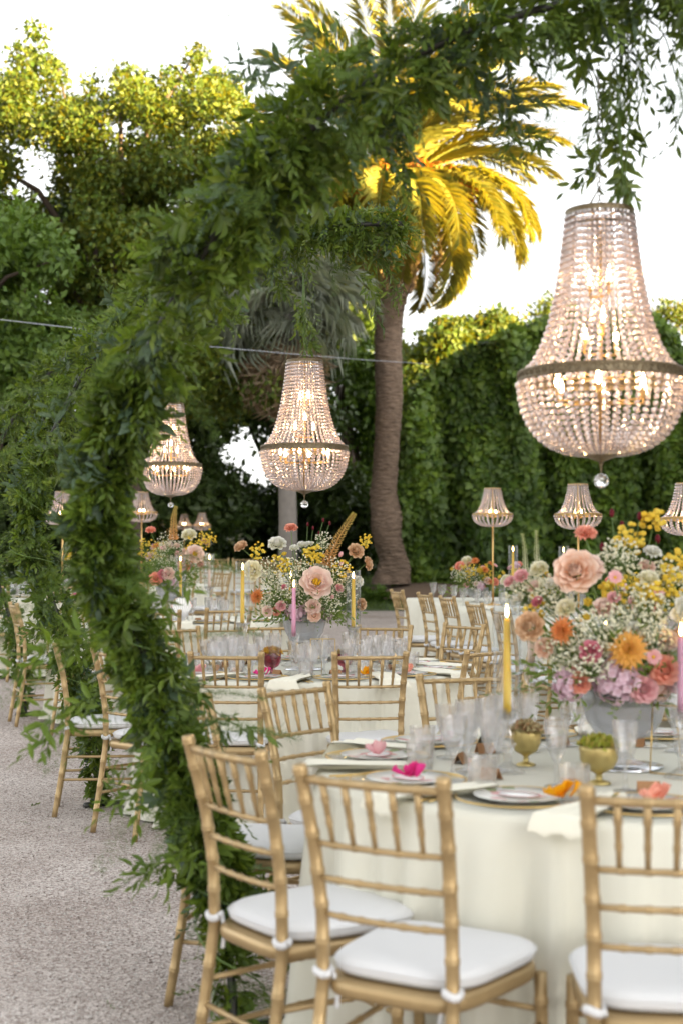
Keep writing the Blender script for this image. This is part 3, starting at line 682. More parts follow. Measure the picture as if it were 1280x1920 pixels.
# ================================================================ tables and cloths
T1 = Vector((.83, 4.21, 0)); T2 = Vector((-.206, 7.95, 0)); T3 = Vector((-1.346, 11.25, ground_h(11.25)))
T8 = Vector((-2.9, 14.6, ground_h(14.6))); T9 = Vector((-2.42, 17.4, ground_h(17.4))); T10 = Vector((-1.8, 22, ground_h(22)))
TZ = .75
D1 = 'compote table'; D2 = 'peony table'; D3 = 'shell plate table'
def cloth_mesh(R, H, seed, nf=26, n=260):
    r = random.Random(seed); ph = [r.uniform(0, 6.28) for _ in range(6)]
    rows = [(0.02, 0), (.5, 0), (.9, 0), (.985, -.001), (1.0, -.006), (1.006, -.02)]
    mb = MB(); vs = []
    zs = [0.02 + (H - .02) * (i / 18) ** 1.0 for i in range(1, 19)]
    def fold(a): return .5 * (1 - 1.6 * abs(math.sin(.5 * (nf * a + ph[0] + 1.6 * math.sin(3 * a + ph[1])))) ** .7 + .3) + .32 * math.sin((nf * .55) * a + ph[2] + math.sin(2 * a)) + .28 * math.sin(nf * 1.6 * a + ph[3] + 2 * math.sin(a * 4 + ph[4]))
    for s, z in rows:
        for k in range(n): a = 2 * PI * k / n; vs.append((R * s * math.cos(a), R * s * math.sin(a), TZ + z + .0006 * math.sin(9 * a) * s))
    for z in zs:
        f = (z / H)
        for k in range(n):
            a = 2 * PI * k / n; am = .020 + .066 * f ** .7
            rr = R * 1.006 + .035 * f + am * fold(a) * min(1, z / .08) + (.03 * f ** 6 if f > .9 else 0)
            vs.append((rr * math.cos(a), rr * math.sin(a), TZ - z + (.008 if z >= H - .001 else 0)))
    m_ = len(rows) + len(zs)
    mb.add(vs, [(i * n + k, (i + 1) * n + k, (i + 1) * n + (k + 1) % n, i * n + (k + 1) % n) for i in range(m_ - 1) for k in range(n)] + [tuple(range(n))])
    return mb
def table_legs(t, R):
    mb = MB(); mb.lathe([(.02, .715), (R - .02, .715), (R - .01, .73), (R - .02, .742), (.02, .742)], 48); mb.build('tabletop', M_wood, t)
    for k in range(4):
        a = PI / 4 + k * PI / 2; mb = MB(); mb.tube([(R * .6 * math.cos(a), R * .6 * math.sin(a), 0), (R * .55 * math.cos(a), R * .55 * math.sin(a), .715)], .02, 8); mb.build('leg', M_frame, t)
def round_table(c, desc, seed, R=.9):
    t = thing('round_table', 'round %s hidden under its ivory cloth' % desc, 'table', c); table_legs(t, R)
    o = cloth_mesh(R, TZ - .004, seed).build('tablecloth', M_cloth, loc=c); tag(o, 'ivory floor-length cloth on the round %s' % desc, 'tablecloth')
round_table(T1, D1, 1); round_table(T2, D2, 2); round_table(T3, D3, 3)
round_table(T8, 'table seen through the gap between two leafy arches', 4, .85); round_table(T9, 'table with the tall crystal lamp beyond the hanging chandelier', 5, .85)
round_table(T10, 'far table ringed by chairs before the white bush', 6, 1.0)
# long tables
def long_table(a, b, hw, label, clabel, seed):
    a, b = Vector(a), Vector(b); mid = (a + b) / 2; L = (b - a).length; az = math.atan2(b.y - a.y, b.x - a.x); g = ground_h(mid.y)
    slope = (ground_h(b.y) - ground_h(a.y)) / L
    t = thing('long_table', label, 'table', (mid.x, mid.y, g), az); t.rotation_euler = (0, -math.atan(slope), az)
    mb = MB(); mb.box((0, 0, .728), (L - .04, hw * 2 - .04, .026)); mb.build('tabletop', M_wood, t)
    for sx in (-.45, .45):
        for sy in (-.7, .7): mb = MB(); mb.tube([(L * sx, hw * sy, 0), (L * sx, hw * sy, .715)], .022, 8); mb.build('leg', M_frame, t)
    mb = MB(); n = 300; per = 2 * (L + 2 * hw); ring = []
    for k in range(n):
        d = per * k / n; x = L / 2; y = hw
        if d < L: p = (-x + d, -y, 0, -1)
        elif d < L + 2 * hw: p = (x, -y + d - L, 1, 0)
        elif d < 2 * L + 2 * hw: p = (x - (d - L - 2 * hw), y, 0, 1)
        else: p = (-x, y - (d - 2 * L - 2 * hw), -1, 0)
        ring.append(p + (d,))
    vs = []
    for f in [0, .01, .05, .2, .4, .6, .8, 1]:
        for x, y, nx, ny, d in ring:
            o = (.01 + .035 * f) * math.sin(d * 17 + seed + math.sin(d * 5)) * min(1, f * 6) + .02 * min(1, f * 20) + .03 * f
            vs.append((x + nx * o, y + ny * o, TZ - f * (TZ - .01)))
    mb.add(vs, [(i * n + k, (i + 1) * n + k, (i + 1) * n + (k + 1) % n, i * n + (k + 1) % n) for i in range(7) for k in range(n)] + [tuple(range(n))])
    o = mb.build('tablecloth', M_cloth, loc=t.location); o.rotation_euler = t.rotation_euler; tag(o, clabel, 'tablecloth')
    return t
LA, LB = Vector((1.12, 14.1)), Vector((2.55, 8.2)); LU = (LB - LA).normalized(); LN = Vector((LU.y, -LU.x))
long_table(LA, LB, .5, 'long table set with crystal lamps before the ivy wall', 'white cloth falling to the ground from the long lamp table', 3)
long_table(Vector((-2.15, 23.4)), Vector((-3.35, 26.6)), .45, 'far long table carrying the row of small crystal lamps', 'white cloth on the far long table before the dark shrubs', 5)

# chairs of the table with the compotes
g1 = 'chairs round the table with the two gold moss compotes'; l1 = 'gold bamboo-style chair with white cushion at the round ' + D1
def around(c, bx, by, lab, grp): chair(bx, by, c.x - bx, c.y - by, lab, grp)
around(T1, .05, 2.96, 'gold chair facing the place set with the orange ribbon', g1)
around(T1, -.295, 3.42, 'gold chair standing before the foot of the leafy arch', g1)
around(T1, .645, 2.745, 'gold chair beside the cloth, its back before the green moss compote', g1)
around(T1, -.50, 4.56, 'gold chair half hidden behind the leafy arch foot, by the compote table', g1)
around(T1, -.175, 5.05, 'gold chair between the compote table and the peony table, next to the arch', g1)
around(T1, .46, 5.55, 'gold chair at the compote table behind the wine glasses', g1)
around(T1, 1.19, 5.52, 'gold chair at the compote table behind the flower bowl', g1)
g2 = 'chairs round the table with the peony bowl'; l2 = 'gold bamboo-style chair with white cushion at the round ' + D2
chair(-.553, 6.80, .12, 1, 'gold chair with its back before the mauve glass compote', g2)
chair(.14, 6.80, -.12, 1, 'gold chair with its back before the orange ribbon plate at the peony table', g2)
around(T2, -1.13, 7.02, 'gold chair at the peony table wrapped in arch foliage', g2)
around(T2, -1.56, 7.74, 'gold chair standing free on the gravel outside the leafy arch', g2)
around(T2, .74, 7.10, 'gold chair of the peony table seen past the yellow taper', g2)
chair(1.06, 7.75, -1, .1, 'gold chair side-on between the peony table and the pedestal candle glass', g2)
chair(.28, 9.12, -.3, -1, 'gold chair across the peony table facing its wine glasses', g2)
chair(.80, 9.2, -.75, -.65, 'gold chair drawn back between the peony table and the long table', g2)
around(T2, -.45, 9.16, 'gold chair behind the peony bowl, partly hidden by flowers', g2)
around(T2, -1.05, 8.95, 'gold chair beside the second leafy arch behind the peony table', g2)
g3 = 'chairs round the table with the shell plate'
around(T3, -1.31, 10.03, 'gold chair with its back before the shell-shaped plate', g3)
around(T3, -.80, 10.25, 'gold chair at the shell plate table beside the tall hurricane glass', g3)
around(T3, -.25, 10.8, 'gold chair at the right of the shell plate table', g3)
around(T3, -.2, 11.6, 'gold chair behind the shell plate table near the white roses', g3)
around(T3, -1.95, 10.2, 'gold chair of the shell plate table behind the leafy arch', g3)
around(T3, -2.5, 10.8, 'gold chair by the arch of the shell plate table, in its leaves', g3)
g4 = 'chairs along the long lamp table'
for k, (px_, Y_) in enumerate(((740, 12.5), (791, 12.0), (833, 11.45), (884, 10.85), (933, 10.25))):
    x = (px_ - 640) * Y_ / F; chair(x, Y_, .88, .22, ['end chair of the row along the long lamp table, nearest the palm', 'second chair from the palm end of the long lamp table', 'third chair from the palm end of the long lamp table', 'fourth chair from the palm end of the long lamp table', 'fifth chair from the palm end of the long lamp table'][k], g4)
for k in range(3): 
    Y_ = 9.65 - .58 * k; chair(1.27 + .155 * k, Y_, .97, .24, 'gold chair of the long lamp table row behind the big flower bowl', g4)
g5 = 'far chairs in the left background'
for c, lab, az in ((T8, 'small gold chair at the table seen between the arches', (250, 285, 215, 320)), (T9, 'small gold chair at the table with the tall crystal lamp', (270, 300, 330)), (T10, 'small far gold chair at the table before the white bush', (60, 80, 100, 120, 240, 265, 290, 310, 345))):
    for a in az:
        a = math.radians(a); around(c, c.x + 1.2 * math.cos(a), c.y + 1.2 * math.sin(a), lab, g5)

# ================================================================ chandeliers
def bead(mb, c, r, n=8):
    c = Vector(c); vs = [c + Vector((0, 0, r * .95))]
    for la, k0 in ((.55, 0), (-.55, .5)):
        for k in range(n // 2 + 2):
            a = 2 * PI * (k + k0) / (n // 2 + 2); vs.append(c + Vector((math.cos(a) * math.cos(la) * r * 1.05, math.sin(a) * math.cos(la) * r * 1.05, math.sin(la) * r)))
    vs.append(c - Vector((0, 0, r * .95))); m_ = n // 2 + 2; e = len(vs) - 1
    fs = [(0, 1 + k, 1 + (k + 1) % m_) for k in range(m_)] + [(1 + m_ + k, e, 1 + m_ + (k + 1) % m_) for k in range(m_)]
    for k in range(m_): fs += [(1 + k, 1 + m_ + k, 1 + (k + 1) % m_), (1 + (k + 1) % m_, 1 + m_ + k, 1 + m_ + (k + 1) % m_)]
    mb.add(vs, fs)
UP = [(.101, .485), (.110, .40), (.119, .33), (.135, .24), (.155, .155), (.180, .085), (.208, .035), (.232, .012)]     # radius, height over the big ring, for a 0.5 m ring
LOW = [(.250, -.030), (.246, -.070), (.236, -.115), (.218, -.155), (.192, -.190), (.155, -.217), (.112, -.235), (.06, -.243)]
def along(prof, step):
    out = []; P = [Vector((r, 0, z)) for r, z in prof]; carry = 0
    for a, b in zip(P, P[1:]):
        L = (b - a).length; d = carry
        while d < L: out.append(a.lerp(b, d / L)); d += step
        carry = d - L
    return out
def sized(prof, k, kz=1): return [(r * k, z * k * kz) for r, z in prof]
def chandelier(label, loc, k=1.0, kz=1.0, ns=46, br=.0090, ring_m=None, lamp=False, cat='chandelier', name='crystal_chandelier', group=None):
    t = thing(name, label, cat, loc, group=group); up = sized(UP, k, kz); low = sized(LOW, k, kz if not lamp else .62); ring_m = ring_m or M_brass
    mb = MB()
    for p in along(up, br * 2.25): bead(mb, p, br)
    me_u = mb.mesh('bead_strand', M_crystal, False); mb = MB()
    for i, p in enumerate(along(low, br * 2.25)): bead(mb, p, br * (1.35 if i == 0 else 1.08))
    me_l = mb.mesh('bowl_strand', M_crystal, False)
    for q in range(ns):
        a = 2 * PI * q / ns; link('bead_strand', me_u, t, rot=(0, 0, a)); link('bowl_strand', me_l, t, rot=(0, 0, a + PI / ns))
    def band(r, z0, z1, th, nm):
        mb = MB(); zz = [(r, z0), (r + th, z0), (r + th * 1.4, z0 + (z1 - z0) * .12), (r + th, z0 + (z1 - z0) * .2), (r + th, z0 + (z1 - z0) * .8), (r + th * 1.4, z0 + (z1 - z0) * .88), (r + th, z1), (r, z1), (r, z0)]
        mb.lathe(zz, 64); 
        if r > .15:
            for q in range(56):
                a = 2 * PI * q / 56; M = Matrix.Rotation(a, 4, 'Z') @ Matrix.Translation((r + th, 0, (z0 + z1) / 2)); mb.tube([M @ Vector((.0012, .0075 * math.cos(b), .0075 * math.sin(b) * (z1 - z0) / .03)) for b in [2 * PI * i / 8 for i in range(9)]], .0014, 4, False)
        return mb.build(nm, ring_m, t)
    band(.247 * k, -.020 * k, .012 * k, .005, 'main_ring'); band(.101 * k, .483 * k * kz, .507 * k * kz, .0035, 'top_ring')
    mb = MB(); z_lo = low[-1][1]
    mb.tube([(0, 0, z_lo - (0 if not lamp else .05)), (0, 0, .49 * k * kz)], .006 * k, 8); mb.build('centre_rod', M_rod, t)
    mb = MB()
    for z_, r_ in ((.487 * k * kz, .101 * k), (-.012 * k, .247 * k)):
        for q in range(3): a = PI * q / 3; mb.tube([(-r_ * math.cos(a), -r_ * math.sin(a), z_), (r_ * math.cos(a), r_ * math.sin(a), z_)], .003, 5)
    mb.build('spokes', M_rod, t)
    spots = [(.045, 2.1, .30), (.045, 5.2, .30), (.06, .5, .12), (.06, 3.6, .12), (.05, 4.7, .17)] + [(.145, i * PI / 3 + .3, -.028) for i in range(6)] if not lamp else [(.05, i * PI / 2 + .5, .02) for i in range(4)]
    for r_, a, z_ in spots:
        x, y = r_ * k * math.cos(a), r_ * k * math.sin(a); z_ *= k
        mb = MB(); mb.tube([(0, 0, z_ - .06 * k), (x, y, z_ - .055 * k), (x, y, z_ - .02 * k)], [.004, .004, .009 * k], 6); arm = mb.build('candle_arm', M_rod, t)
        mb = MB(); mb.lathe([(.001, -.02), (.009, -.014), (.0125, 0), (.009, .016), (.003, .034), (.0005, .042)], 10); mb.v = [(v[0] * k * .75 + x, v[1] * k * .75 + y, v[2] * k * .8 + z_) for v in mb.v]; mb.build('bulb', M_bulb, arm)
    if not lamp:
        mb = MB(); mb.lathe([(.06, -.243), (.045, -.252), (.02, -.262), (.008, -.266), (.003, -.285), (.0025, -.30)], 20); mb.build('finial', M_brass, t)
        mb = MB(); mb.ball((0, 0, -.325), .0225, 10, 8); mb.build('crystal_ball', M_glassball, t, False)
        mb = MB()
        for i in range(34):
            M = Matrix.Translation((0, 0, .505 + i * .014)) @ Matrix.Rotation(PI / 2 * (i % 2), 4, 'Z'); mb.tube([M @ Vector((.005 * math.cos(b), 0, .0095 * math.sin(b))) for b in [2 * PI * j / 8 for j in range(9)]], .0013, 4, False)
        for q in range(3): a = 2 * PI * q / 3; mb.tube([(0, 0, .58), (.09 * math.cos(a), .09 * math.sin(a), .5)], .0015, 4)
        mb.build('hanging_chain', M_brass, t)
    return t
M_glassball = pmat('ball_crystal', (1, 1, 1), .0, Transmission_Weight=1.0, IOR=1.5)
gc = 'crystal chandeliers hung from the leafy arches'
c1 = at(1125, 703, 4.21); c2 = at(571, 840, 7.95); c3 = at(321, 872, 11.25)
ch1 = chandelier('large crystal chandelier hanging clear against the sky and ivy wall', c1, group=gc); ch1.scale = (.97, .97, .97)
copy_tree(ch1, None, c2, .07, 'crystal chandelier hanging in front of the fan palm trunk', gc)
copy_tree(ch1, None, c3, .13, 'crystal chandelier hanging behind the leafy arch, its top hidden by leaves', gc)
# lamps: small crystal shades on gold poles standing on the tables
lp = chandelier('crystal lamp on a gold pole at the palm end of the long table', (0, 0, 0), .72, .66, 24, .0085, M_goldring, True, 'lamp', 'crystal_lamp', 'crystal lamps on gold poles')
def add_pole(z0):
    mb = MB(); mb.tube([(0, 0, z0 + .02), (0, 0, -.08)], .0085, 8); mb.lathe([(.09, z0), (.09, z0 + .006), (.03, z0 + .014), (.012, z0 + .03)], 24); mb.build('pole', M_rod, lp)
add_pole(-.83)
def lamp_at(px_, Y, label, first=False, s=1.0, z=None):
    x = (px_ - 640) * Y / F; zz = ground_h(Y) + TZ + .836 * s if z is None else z
    o = lp if first else copy_tree(lp, None, None, random.uniform(0, 1), label, 'crystal lamps on gold poles'); o.location = (x, Y, zz); o.scale = (s, s, s); return o
lamp_at(923, 13.0, None, True); lamp_at(1083, 11.1, 'crystal lamp on a gold pole behind the coral carnation'); lamp_at(1288, 9.6, 'crystal lamp on a gold pole beside the yellow flower spikes')
lamp_at(266, 17.4, 'crystal lamp behind the hanging chandelier bowl', s=1.05); lamp_at(118, 14.6, 'crystal lamp seen through the leaves between the arches', s=1.0)
for px_, Y, lab in ((379, 24.0, 'small crystal lamp of the far row, clear of the foxtail spike'), (346, 25.0, 'middle small crystal lamp of the far row of three'), (314, 26.0, 'last small crystal lamp of the far row, behind the foxtail spike')):
    lamp_at(px_, Y, lab, s=(at(px_, 984, Y).z - ground_h(Y) - TZ) / .836)
# ================================================================ leafy arches
ARCH = [(-1.13, 0.02), (-1.15, .20), (-1.17, .41), (-1.23, .58), (-1.31, .81), (-1.40, 1.05), (-1.51, 1.28), (-1.545, 1.45), (-1.53, 1.62), (-1.48, 1.78), (-1.42, 1.93), (-1.26, 2.22), (-1.10, 2.42), (-.97, 2.56), (-.78, 2.72), (-.52, 2.86), (-.28, 2.94), (0, 3.0), (.25, 3.04), (.55, 3.05)]
def catmull(P, m=6):
    P = [Vector(p) for p in P]; out = []
    for i in range(len(P) - 1):
        a, b, c, d = P[max(0, i - 1)], P[i], P[i + 1], P[min(len(P) - 1, i + 2)]
        for k in range(m):
            t = k / m; out.append(.5 * ((2 * b) + (c - a) * t + (2 * a - 5 * b + 4 * c - d) * t * t + (3 * b - a - 3 * c + d) * t ** 3))
    out.append(P[-1]); return out
def sprig_mesh(name, mat, n, L, W, length, kind='fine', seed=0, dr=.3):
    lv = Leaves(); S = np.zeros((1, 3)); sprig_leaves(lv, S, np.array([[1.0, 0, .1]]), np.array([length]), n, L, W, kind, dr, .8, .2)
    mb = MB(); V = np.concatenate(lv.V); lo = np.concatenate(lv.loops); cn = np.concatenate(lv.cnt); k = 0; fs = []
    for c in cn: fs.append(tuple(lo[k:k + c])); k += c
    mb.add([tuple(v) for v in V], fs); mb.tube([(0, 0, 0), (length * .5, 0, .05 * length - dr * length * .25), (length, 0, .1 * length - dr * length)], [.0022, .0016, .0008], 4); return mb.mesh(name, mat, False)
def fern_mesh(seed):
    r_ = np.random.default_rng(seed); lv = Leaves(); n = 420; t = r_.random(n) ** .8; L = .34
    P = np.stack([t * L, np.zeros(n), -.22 * L * t * t], 1); sd = r_.choice([-1, 1], n); k = r_.random(n)
    off = np.stack([.55 * np.ones(n), sd, r_.normal(size=n) * .25], 1); P2 = P + unit(off) * (k * .09 * (1 - .7 * t))[:, None]
    lv.add(P2, off + r_.normal(size=(n, 3)) * .7, r_.normal(size=(n, 3)), r_.uniform(.012, .028, n), .0028, 'blade')
    lv.add(P[::6], off[::6], r_.normal(size=(len(P[::6]), 3)), .09 * (1 - .7 * t[::6]), .0022, 'blade')
    return lv.mesh('fern_plume', M_fern)
SPR = [sprig_mesh('sprig', M_garl, 12, .062, .021, .24, seed=1), sprig_mesh('sprig', M_garl2, 14, .045, .015, .20, seed=2), sprig_mesh('sprig', M_euc, 9, .070, .030, .22, seed=3), sprig_mesh('sprig', M_garl, 16, .055, .017, .32, seed=4, dr=.5)]
FERN = [fern_mesh(1), fern_mesh(2)]
def arch(label, c, kz, seed, nsp, extra, nfern, rad=.15, big=1.0, vine=None):
    global rng
    rng = np.random.default_rng(seed); rd = random.Random(seed)
    t = thing('leafy_arch', label, 'floral arch', c, group='leafy arches carrying the chandeliers')
    path = catmull([(s, .10 * math.sin(z * 1.3) - .04, z * (kz if z > .3 else 1)) for s, z in ARCH])
    mb = MB(); mb.tube(path, .013, 8); mb.tube([(-1.13, 0, .01), (-.75, .12, .012)], .02, 6); mb.tube([(-1.13, 0, .01), (-1.2, -.06, .012)], .02, 6); mb.build('metal_frame', M_frame, t)
    pa = np.array([tuple(p) for p in path]); tg = unit(np.gradient(pa, axis=0)); m_ = len(pa)
    def sample(n, zmin=0.0):
        i = rng.integers(0, m_ - 1, n); f = rng.random(n)[:, None]; P = pa[i] * (1 - f) + pa[i + 1] * f; T = tg[i]
        o = rdir(n); o = unit(o - T * np.sum(o * T, 1, keepdims=True)); return P, T, o
    def rloc(P):                 # thicker in the middle heights and along the top, slim at the foot
        z = P[:, 2]; return rad * np.interp(z, [0, .25, .5, .8, 1.05, 1.3, 1.6, 1.9, 2.3, 2.6, 2.8, 3], [.2, .36, .52, .54, .50, .46, .50, .80, 1.05, 1.05, .85, .6]) * (1 + .22 * np.sin(P[:, 2] * 5 + P[:, 0] * 7))
    def mass(name, mat, n, m2, L, W, ln, inner, kind='fine', dr=.35):
        lv = Leaves(); P, T, o = sample(n); kp = rng.random(n) < np.interp(P[:, 2], [0, .28, .5, 2.5, 2.8, 3.05], [.12, .35, .9, 1, .66, .55] if kz == 1.0 else [.3, .5, 1, 1, 1, 1]); P, T, o = P[kp], T[kp], o[kp]; n = len(P); R = rloc(P) * (inner + (1 - inner) * rng.random(n)); S = P + o * R[:, None] * .75
        D = o * .75 + T * rng.normal(size=(n, 1)) * .7 + rng.normal(size=(n, 3)) * .35; D[:, 2] -= .15
        ln = ln * np.interp(P[:, 2], [0, .3, .6, 1.0, 1.6, 2.1], [.4, .5, .68, .66, .64, 1.0])
        sprig_leaves(lv, S, D, ln * rng.uniform(.6, 1.25, n), m2, L, W, kind, dr); ob = lv.build(name, mat, t); tag(ob, kind='stuff'); return ob
    mass('dark_foliage', M_garl, int(nsp * .52), 10, .056 * big, .020 * big, .105, .0)
    mass('light_foliage', M_garl2, int(nsp * .42), 11, .042 * big, .0155 * big, .105, .35)
    mass('bluegreen_foliage', M_euc, int(nsp * .07), 8, .060 * big, .026 * big, .11, .3)
    # single sprigs and plumes that stick out of the mass
    P, T, o = sample(extra); 
    for j in range(extra):
        q = SPR[rd.randrange(4)]; s = Vector(P[j] + o[j] * rloc(P[j:j + 1])[0] * .8); d = Vector(o[j]) + Vector(T[j]) * rd.gauss(0, .5) + Vector((0, 0, -.25)); 
        ro = d.to_track_quat('X', 'Z').to_euler(); link('sprig', q, t, loc=s, rot=ro, scale=rd.uniform(.45, .8) * big * (.75 if s.z < 1.8 else 1))
    P, T, o = sample(nfern)
    for j in range(nfern):
        s = Vector(P[j] + o[j] * rloc(P[j:j + 1])[0] * .8); d = Vector(o[j]) + Vector((0, 0, -.1)); link('fern_plume', FERN[j % 2], t, loc=s, rot=d.to_track_quat('X', 'Z').to_euler(), scale=rd.uniform(.7, 1.2))
    # stringy stems wound round the foliage
    mb = MB()
    for j in range(9):
        i0 = rd.randrange(0, m_ - 14); ph = rd.uniform(0, 6); pts = []
        for k in range(12): p = path[i0 + k]; T_ = Vector(tg[i0 + k]); a = T_.cross(Vector((0, 1, 0))).normalized(); b = Vector((0, 1, 0)); an = ph + k * .55; pts.append(p + (a * math.cos(an) + b * math.sin(an)) * rad * .7)
        mb.tube(pts, .0018, 4)
    tag(mb.build('stems', M_stem, t), kind='stuff')
    # vine running down the chandelier chain
    if vine:
        z0, z1 = vine; lv = Leaves(); n = 38; zz = z1 + (z0 - z1) * rng.random(n) ** .75; f = (zz - z1) / (z0 - z1)
        S = np.stack([rng.normal(size=n) * .03 * (.3 + f), rng.normal(size=n) * .03 * (.3 + f), zz], 1)
        D = rng.normal(size=(n, 3)) * np.array([.45, .45, .3]); D[:, 2] -= .9; sprig_leaves(lv, S, D, .05 + .14 * f * rng.uniform(.6, 1.2, n), 7, .050 * big, .017 * big, 'fine', .3)
        tag(lv.build('hanging_vine', M_garl, t), kind='stuff')
        mb = MB()
        for j in range(5): mb.tube([(rd.uniform(-.02, .02), rd.uniform(-.02, .02), z0), (rd.uniform(-.03, .03), rd.uniform(-.03, .03), (z0 + z1) / 2), (0, 0, z1)], .0022, 4)
        mb.build('vine_stems', M_stem, t)
    return t, pa, rloc
a1, pa1, rl = arch('big leafy arch whose crown carries the chandelier over the compote table', T1 + Vector((0, -.06, 0)), 1.0, 11, 2700, 190, 40, .135, 1.0, (2.95, c1.z + .52))
# drooping ends of the near arch: trailing shoots against the sky
def trail(parent, pts, mat, n, L, W, seed, name='trailing_shoot', sub=.09):
    global rng
    rng = np.random.default_rng(seed); pts = catmull([Vector(p) for p in pts], 8); lv = Leaves(); S = np.array([tuple(pts[int(i * (len(pts) - 1) / n)]) for i in range(n)]) + rng.normal(size=(n, 3)) * .012
    T = np.array([tuple((pts[min(len(pts) - 1, int(i * (len(pts) - 1) / n) + 1)] - pts[int(i * (len(pts) - 1) / n)])) for i in range(n)]) ; D = unit(T + 1e-6) * .8 + rng.normal(size=(n, 3)) * .8; D[:, 2] -= .3
    LN_ = sub * rng.uniform(.5, 1.2, n); sprig_leaves(lv, S, D, LN_, 4, L, W, 'fine', .3)
    mb = MB(); V = np.concatenate(lv.V); lo = np.concatenate(lv.loops); cn = np.concatenate(lv.cnt); k = 0; fs = []
    for c in cn: fs.append(tuple(lo[k:k + c])); k += c
    mb.add([tuple(v) for v in V], fs); mb.tube(pts, .002, 4); Du = unit(D)
    for j in range(n): e_ = S[j] + Du[j] * LN_[j]; mb.tube([S[j], (e_[0], e_[1], e_[2] - .3 * LN_[j])], .0011, 3, False)
    mb.build(name, mat, parent, False)
def trail_px(parent, pl, Y, mat, n, L, W, seed, **kw): trail(parent, [at(x, y, Y) - parent.location for x, y in pl], mat, n, L, W, seed, **kw)
for i, (pl, Y, m_, n) in enumerate([([(1000, 60), (1090, 110), (1120, 200), (1112, 260)], 4.2, M_garl, 40), ([(1080, 60), (1120, 160), (1128, 260), (1105, 320)], 4.25, M_garl, 44), ([(1150, 30), (1190, 90), (1205, 160), (1175, 250)], 4.15, M_garl, 30),
                                ([(1180, 10), (1240, 60), (1262, 130), (1280, 200), (1255, 250)], 4.1, M_garl, 34), ([(1230, -20), (1270, 30), (1300, 130)], 4.2, M_garl, 26), ([(860, 150), (930, 200), (980, 240), (1010, 270)], 4.3, M_garl, 40), ([(820, 150), (900, 160), (960, 190), (1000, 180)], 4.2, M_euc, 30),
                                ([(700, 200), (740, 270), (760, 330)], 4.2, M_garl, 30), ([(560, 160), (500, 110), (450, 118)], 4.3, M_euc, 22), ([(640, 100), (600, 60), (570, 75)], 4.25, M_garl, 22), ([(300, 1420), (240, 1500), (200, 1470)], 4.0, M_garl2, 24), ([(350, 1600), (300, 1620), (275, 1640)], 3.95, M_garl2, 24),
                                ([(330, 1250), (400, 1330), (470, 1375)], 4.1, M_garl, 20), ([(200, 1200), (110, 1210), (30, 1250)], 4.0, M_garl2, 30), ([(180, 1300), (110, 1340), (70, 1400)], 4.0, M_garl2, 24), ([(340, 1560), (450, 1620), (500, 1660)], 4.2, M_garl, 30), ([(420, 1680), (520, 1740), (600, 1800)], 4.3, M_garl, 30),
                                ([(260, 1150), (300, 1130), (355, 1060)], 4.1, M_garl2, 20), ([(200, 900), (130, 860), (100, 760)], 4.1, M_euc, 18)]):
    trail_px(a1, pl, Y, m_, int(n * (.55 if i < 5 else .8)), .050, .017, 50 + i)
# airy plumes against the sky
for i, (x, y, dx, dy) in enumerate([(560, 120, -60, -40), (600, 90, -60, -60), (540, 160, -90, -30), (960, 150, 60, 50), (1000, 170, 60, 60), (1180, 90, 50, 40), (1150, 130, 60, 30), (640, 60, -40, -60), (130, 1120, -60, 40), (230, 1330, -80, 60), (110, 900, -60, 20), (300, 1480, -60, 80), (150, 1200, -80, 60), (420, 1650, 60, 60)]):
    s = at(x, y, 4.1); d = at(x + dx, y + dy, 4.1) - s; link('fern_plume', FERN[i % 2], a1, loc=s - a1.location, rot=d.to_track_quat('X', 'Y').to_euler(), scale=.8)
a2, pa2, _ = arch('leafy arch standing by the peony table with free-standing gravel on its left', T2 + Vector((0, -.04, 0)), 1.055, 12, 2100, 110, 16, .165, .95, (3.10, c2.z + .52))
for i, pl in enumerate([[(640, 470), (700, 480), (740, 530), (735, 560)], [(620, 500), (690, 520), (705, 590)], [(500, 470), (520, 520), (535, 545)], [(620, 460), (690, 460), (745, 490)], [(130, 1160), (90, 1180), (60, 1170)]]):
    trail_px(a2, pl, 7.85, M_garl, 30, .055, .017, 80 + i)
arch('leafy arch of the shell plate table, mostly behind the other arches', T3 + Vector((0, 0, 0)), 1.05, 13, 1200, 40, 6, .13, 1.0, (3.08, c3.z - T3.z + .52))

# ================================================================ flowers
def petal(mb, M, L, W, cup=.2, side=.25, ruf=0., nu=4, nv=3, r=random, tip=.8):
    ph = r.uniform(0, 6); vs, ts = [], []
    for i in range(nu + 1):
        u = i / nu; wv = W * .5 * (math.sin(PI * (.10 + .58 * u)) ** .8) * (1 if u < .99 else tip)
        for j in range(nv + 1):
            v = -1 + 2 * j / nv; z = cup * L * u * u + side * W * v * v * (.4 + .6 * u) + ruf * L * math.sin(v * 5 + ph) * u * u
            vs.append(M @ Vector((v * wv, L * u * (1 - .20 * v * v * u), z))); ts.append(u)
    mb.add(vs, [(i * (nv + 1) + j, i * (nv + 1) + j + 1, (i + 1) * (nv + 1) + j + 1, (i + 1) * (nv + 1) + j) for i in range(nu) for j in range(nv)], ts)
def petal_M(az, el, r0, z0):
    """a petal leaving the axis at azimuth az; el 0 = lying flat, pi/2 = upright"""
    return Matrix.Rotation(az, 4, 'Z') @ Matrix.Translation((0, r0, z0)) @ Matrix.Rotation(el, 4, 'X')
FM = {}
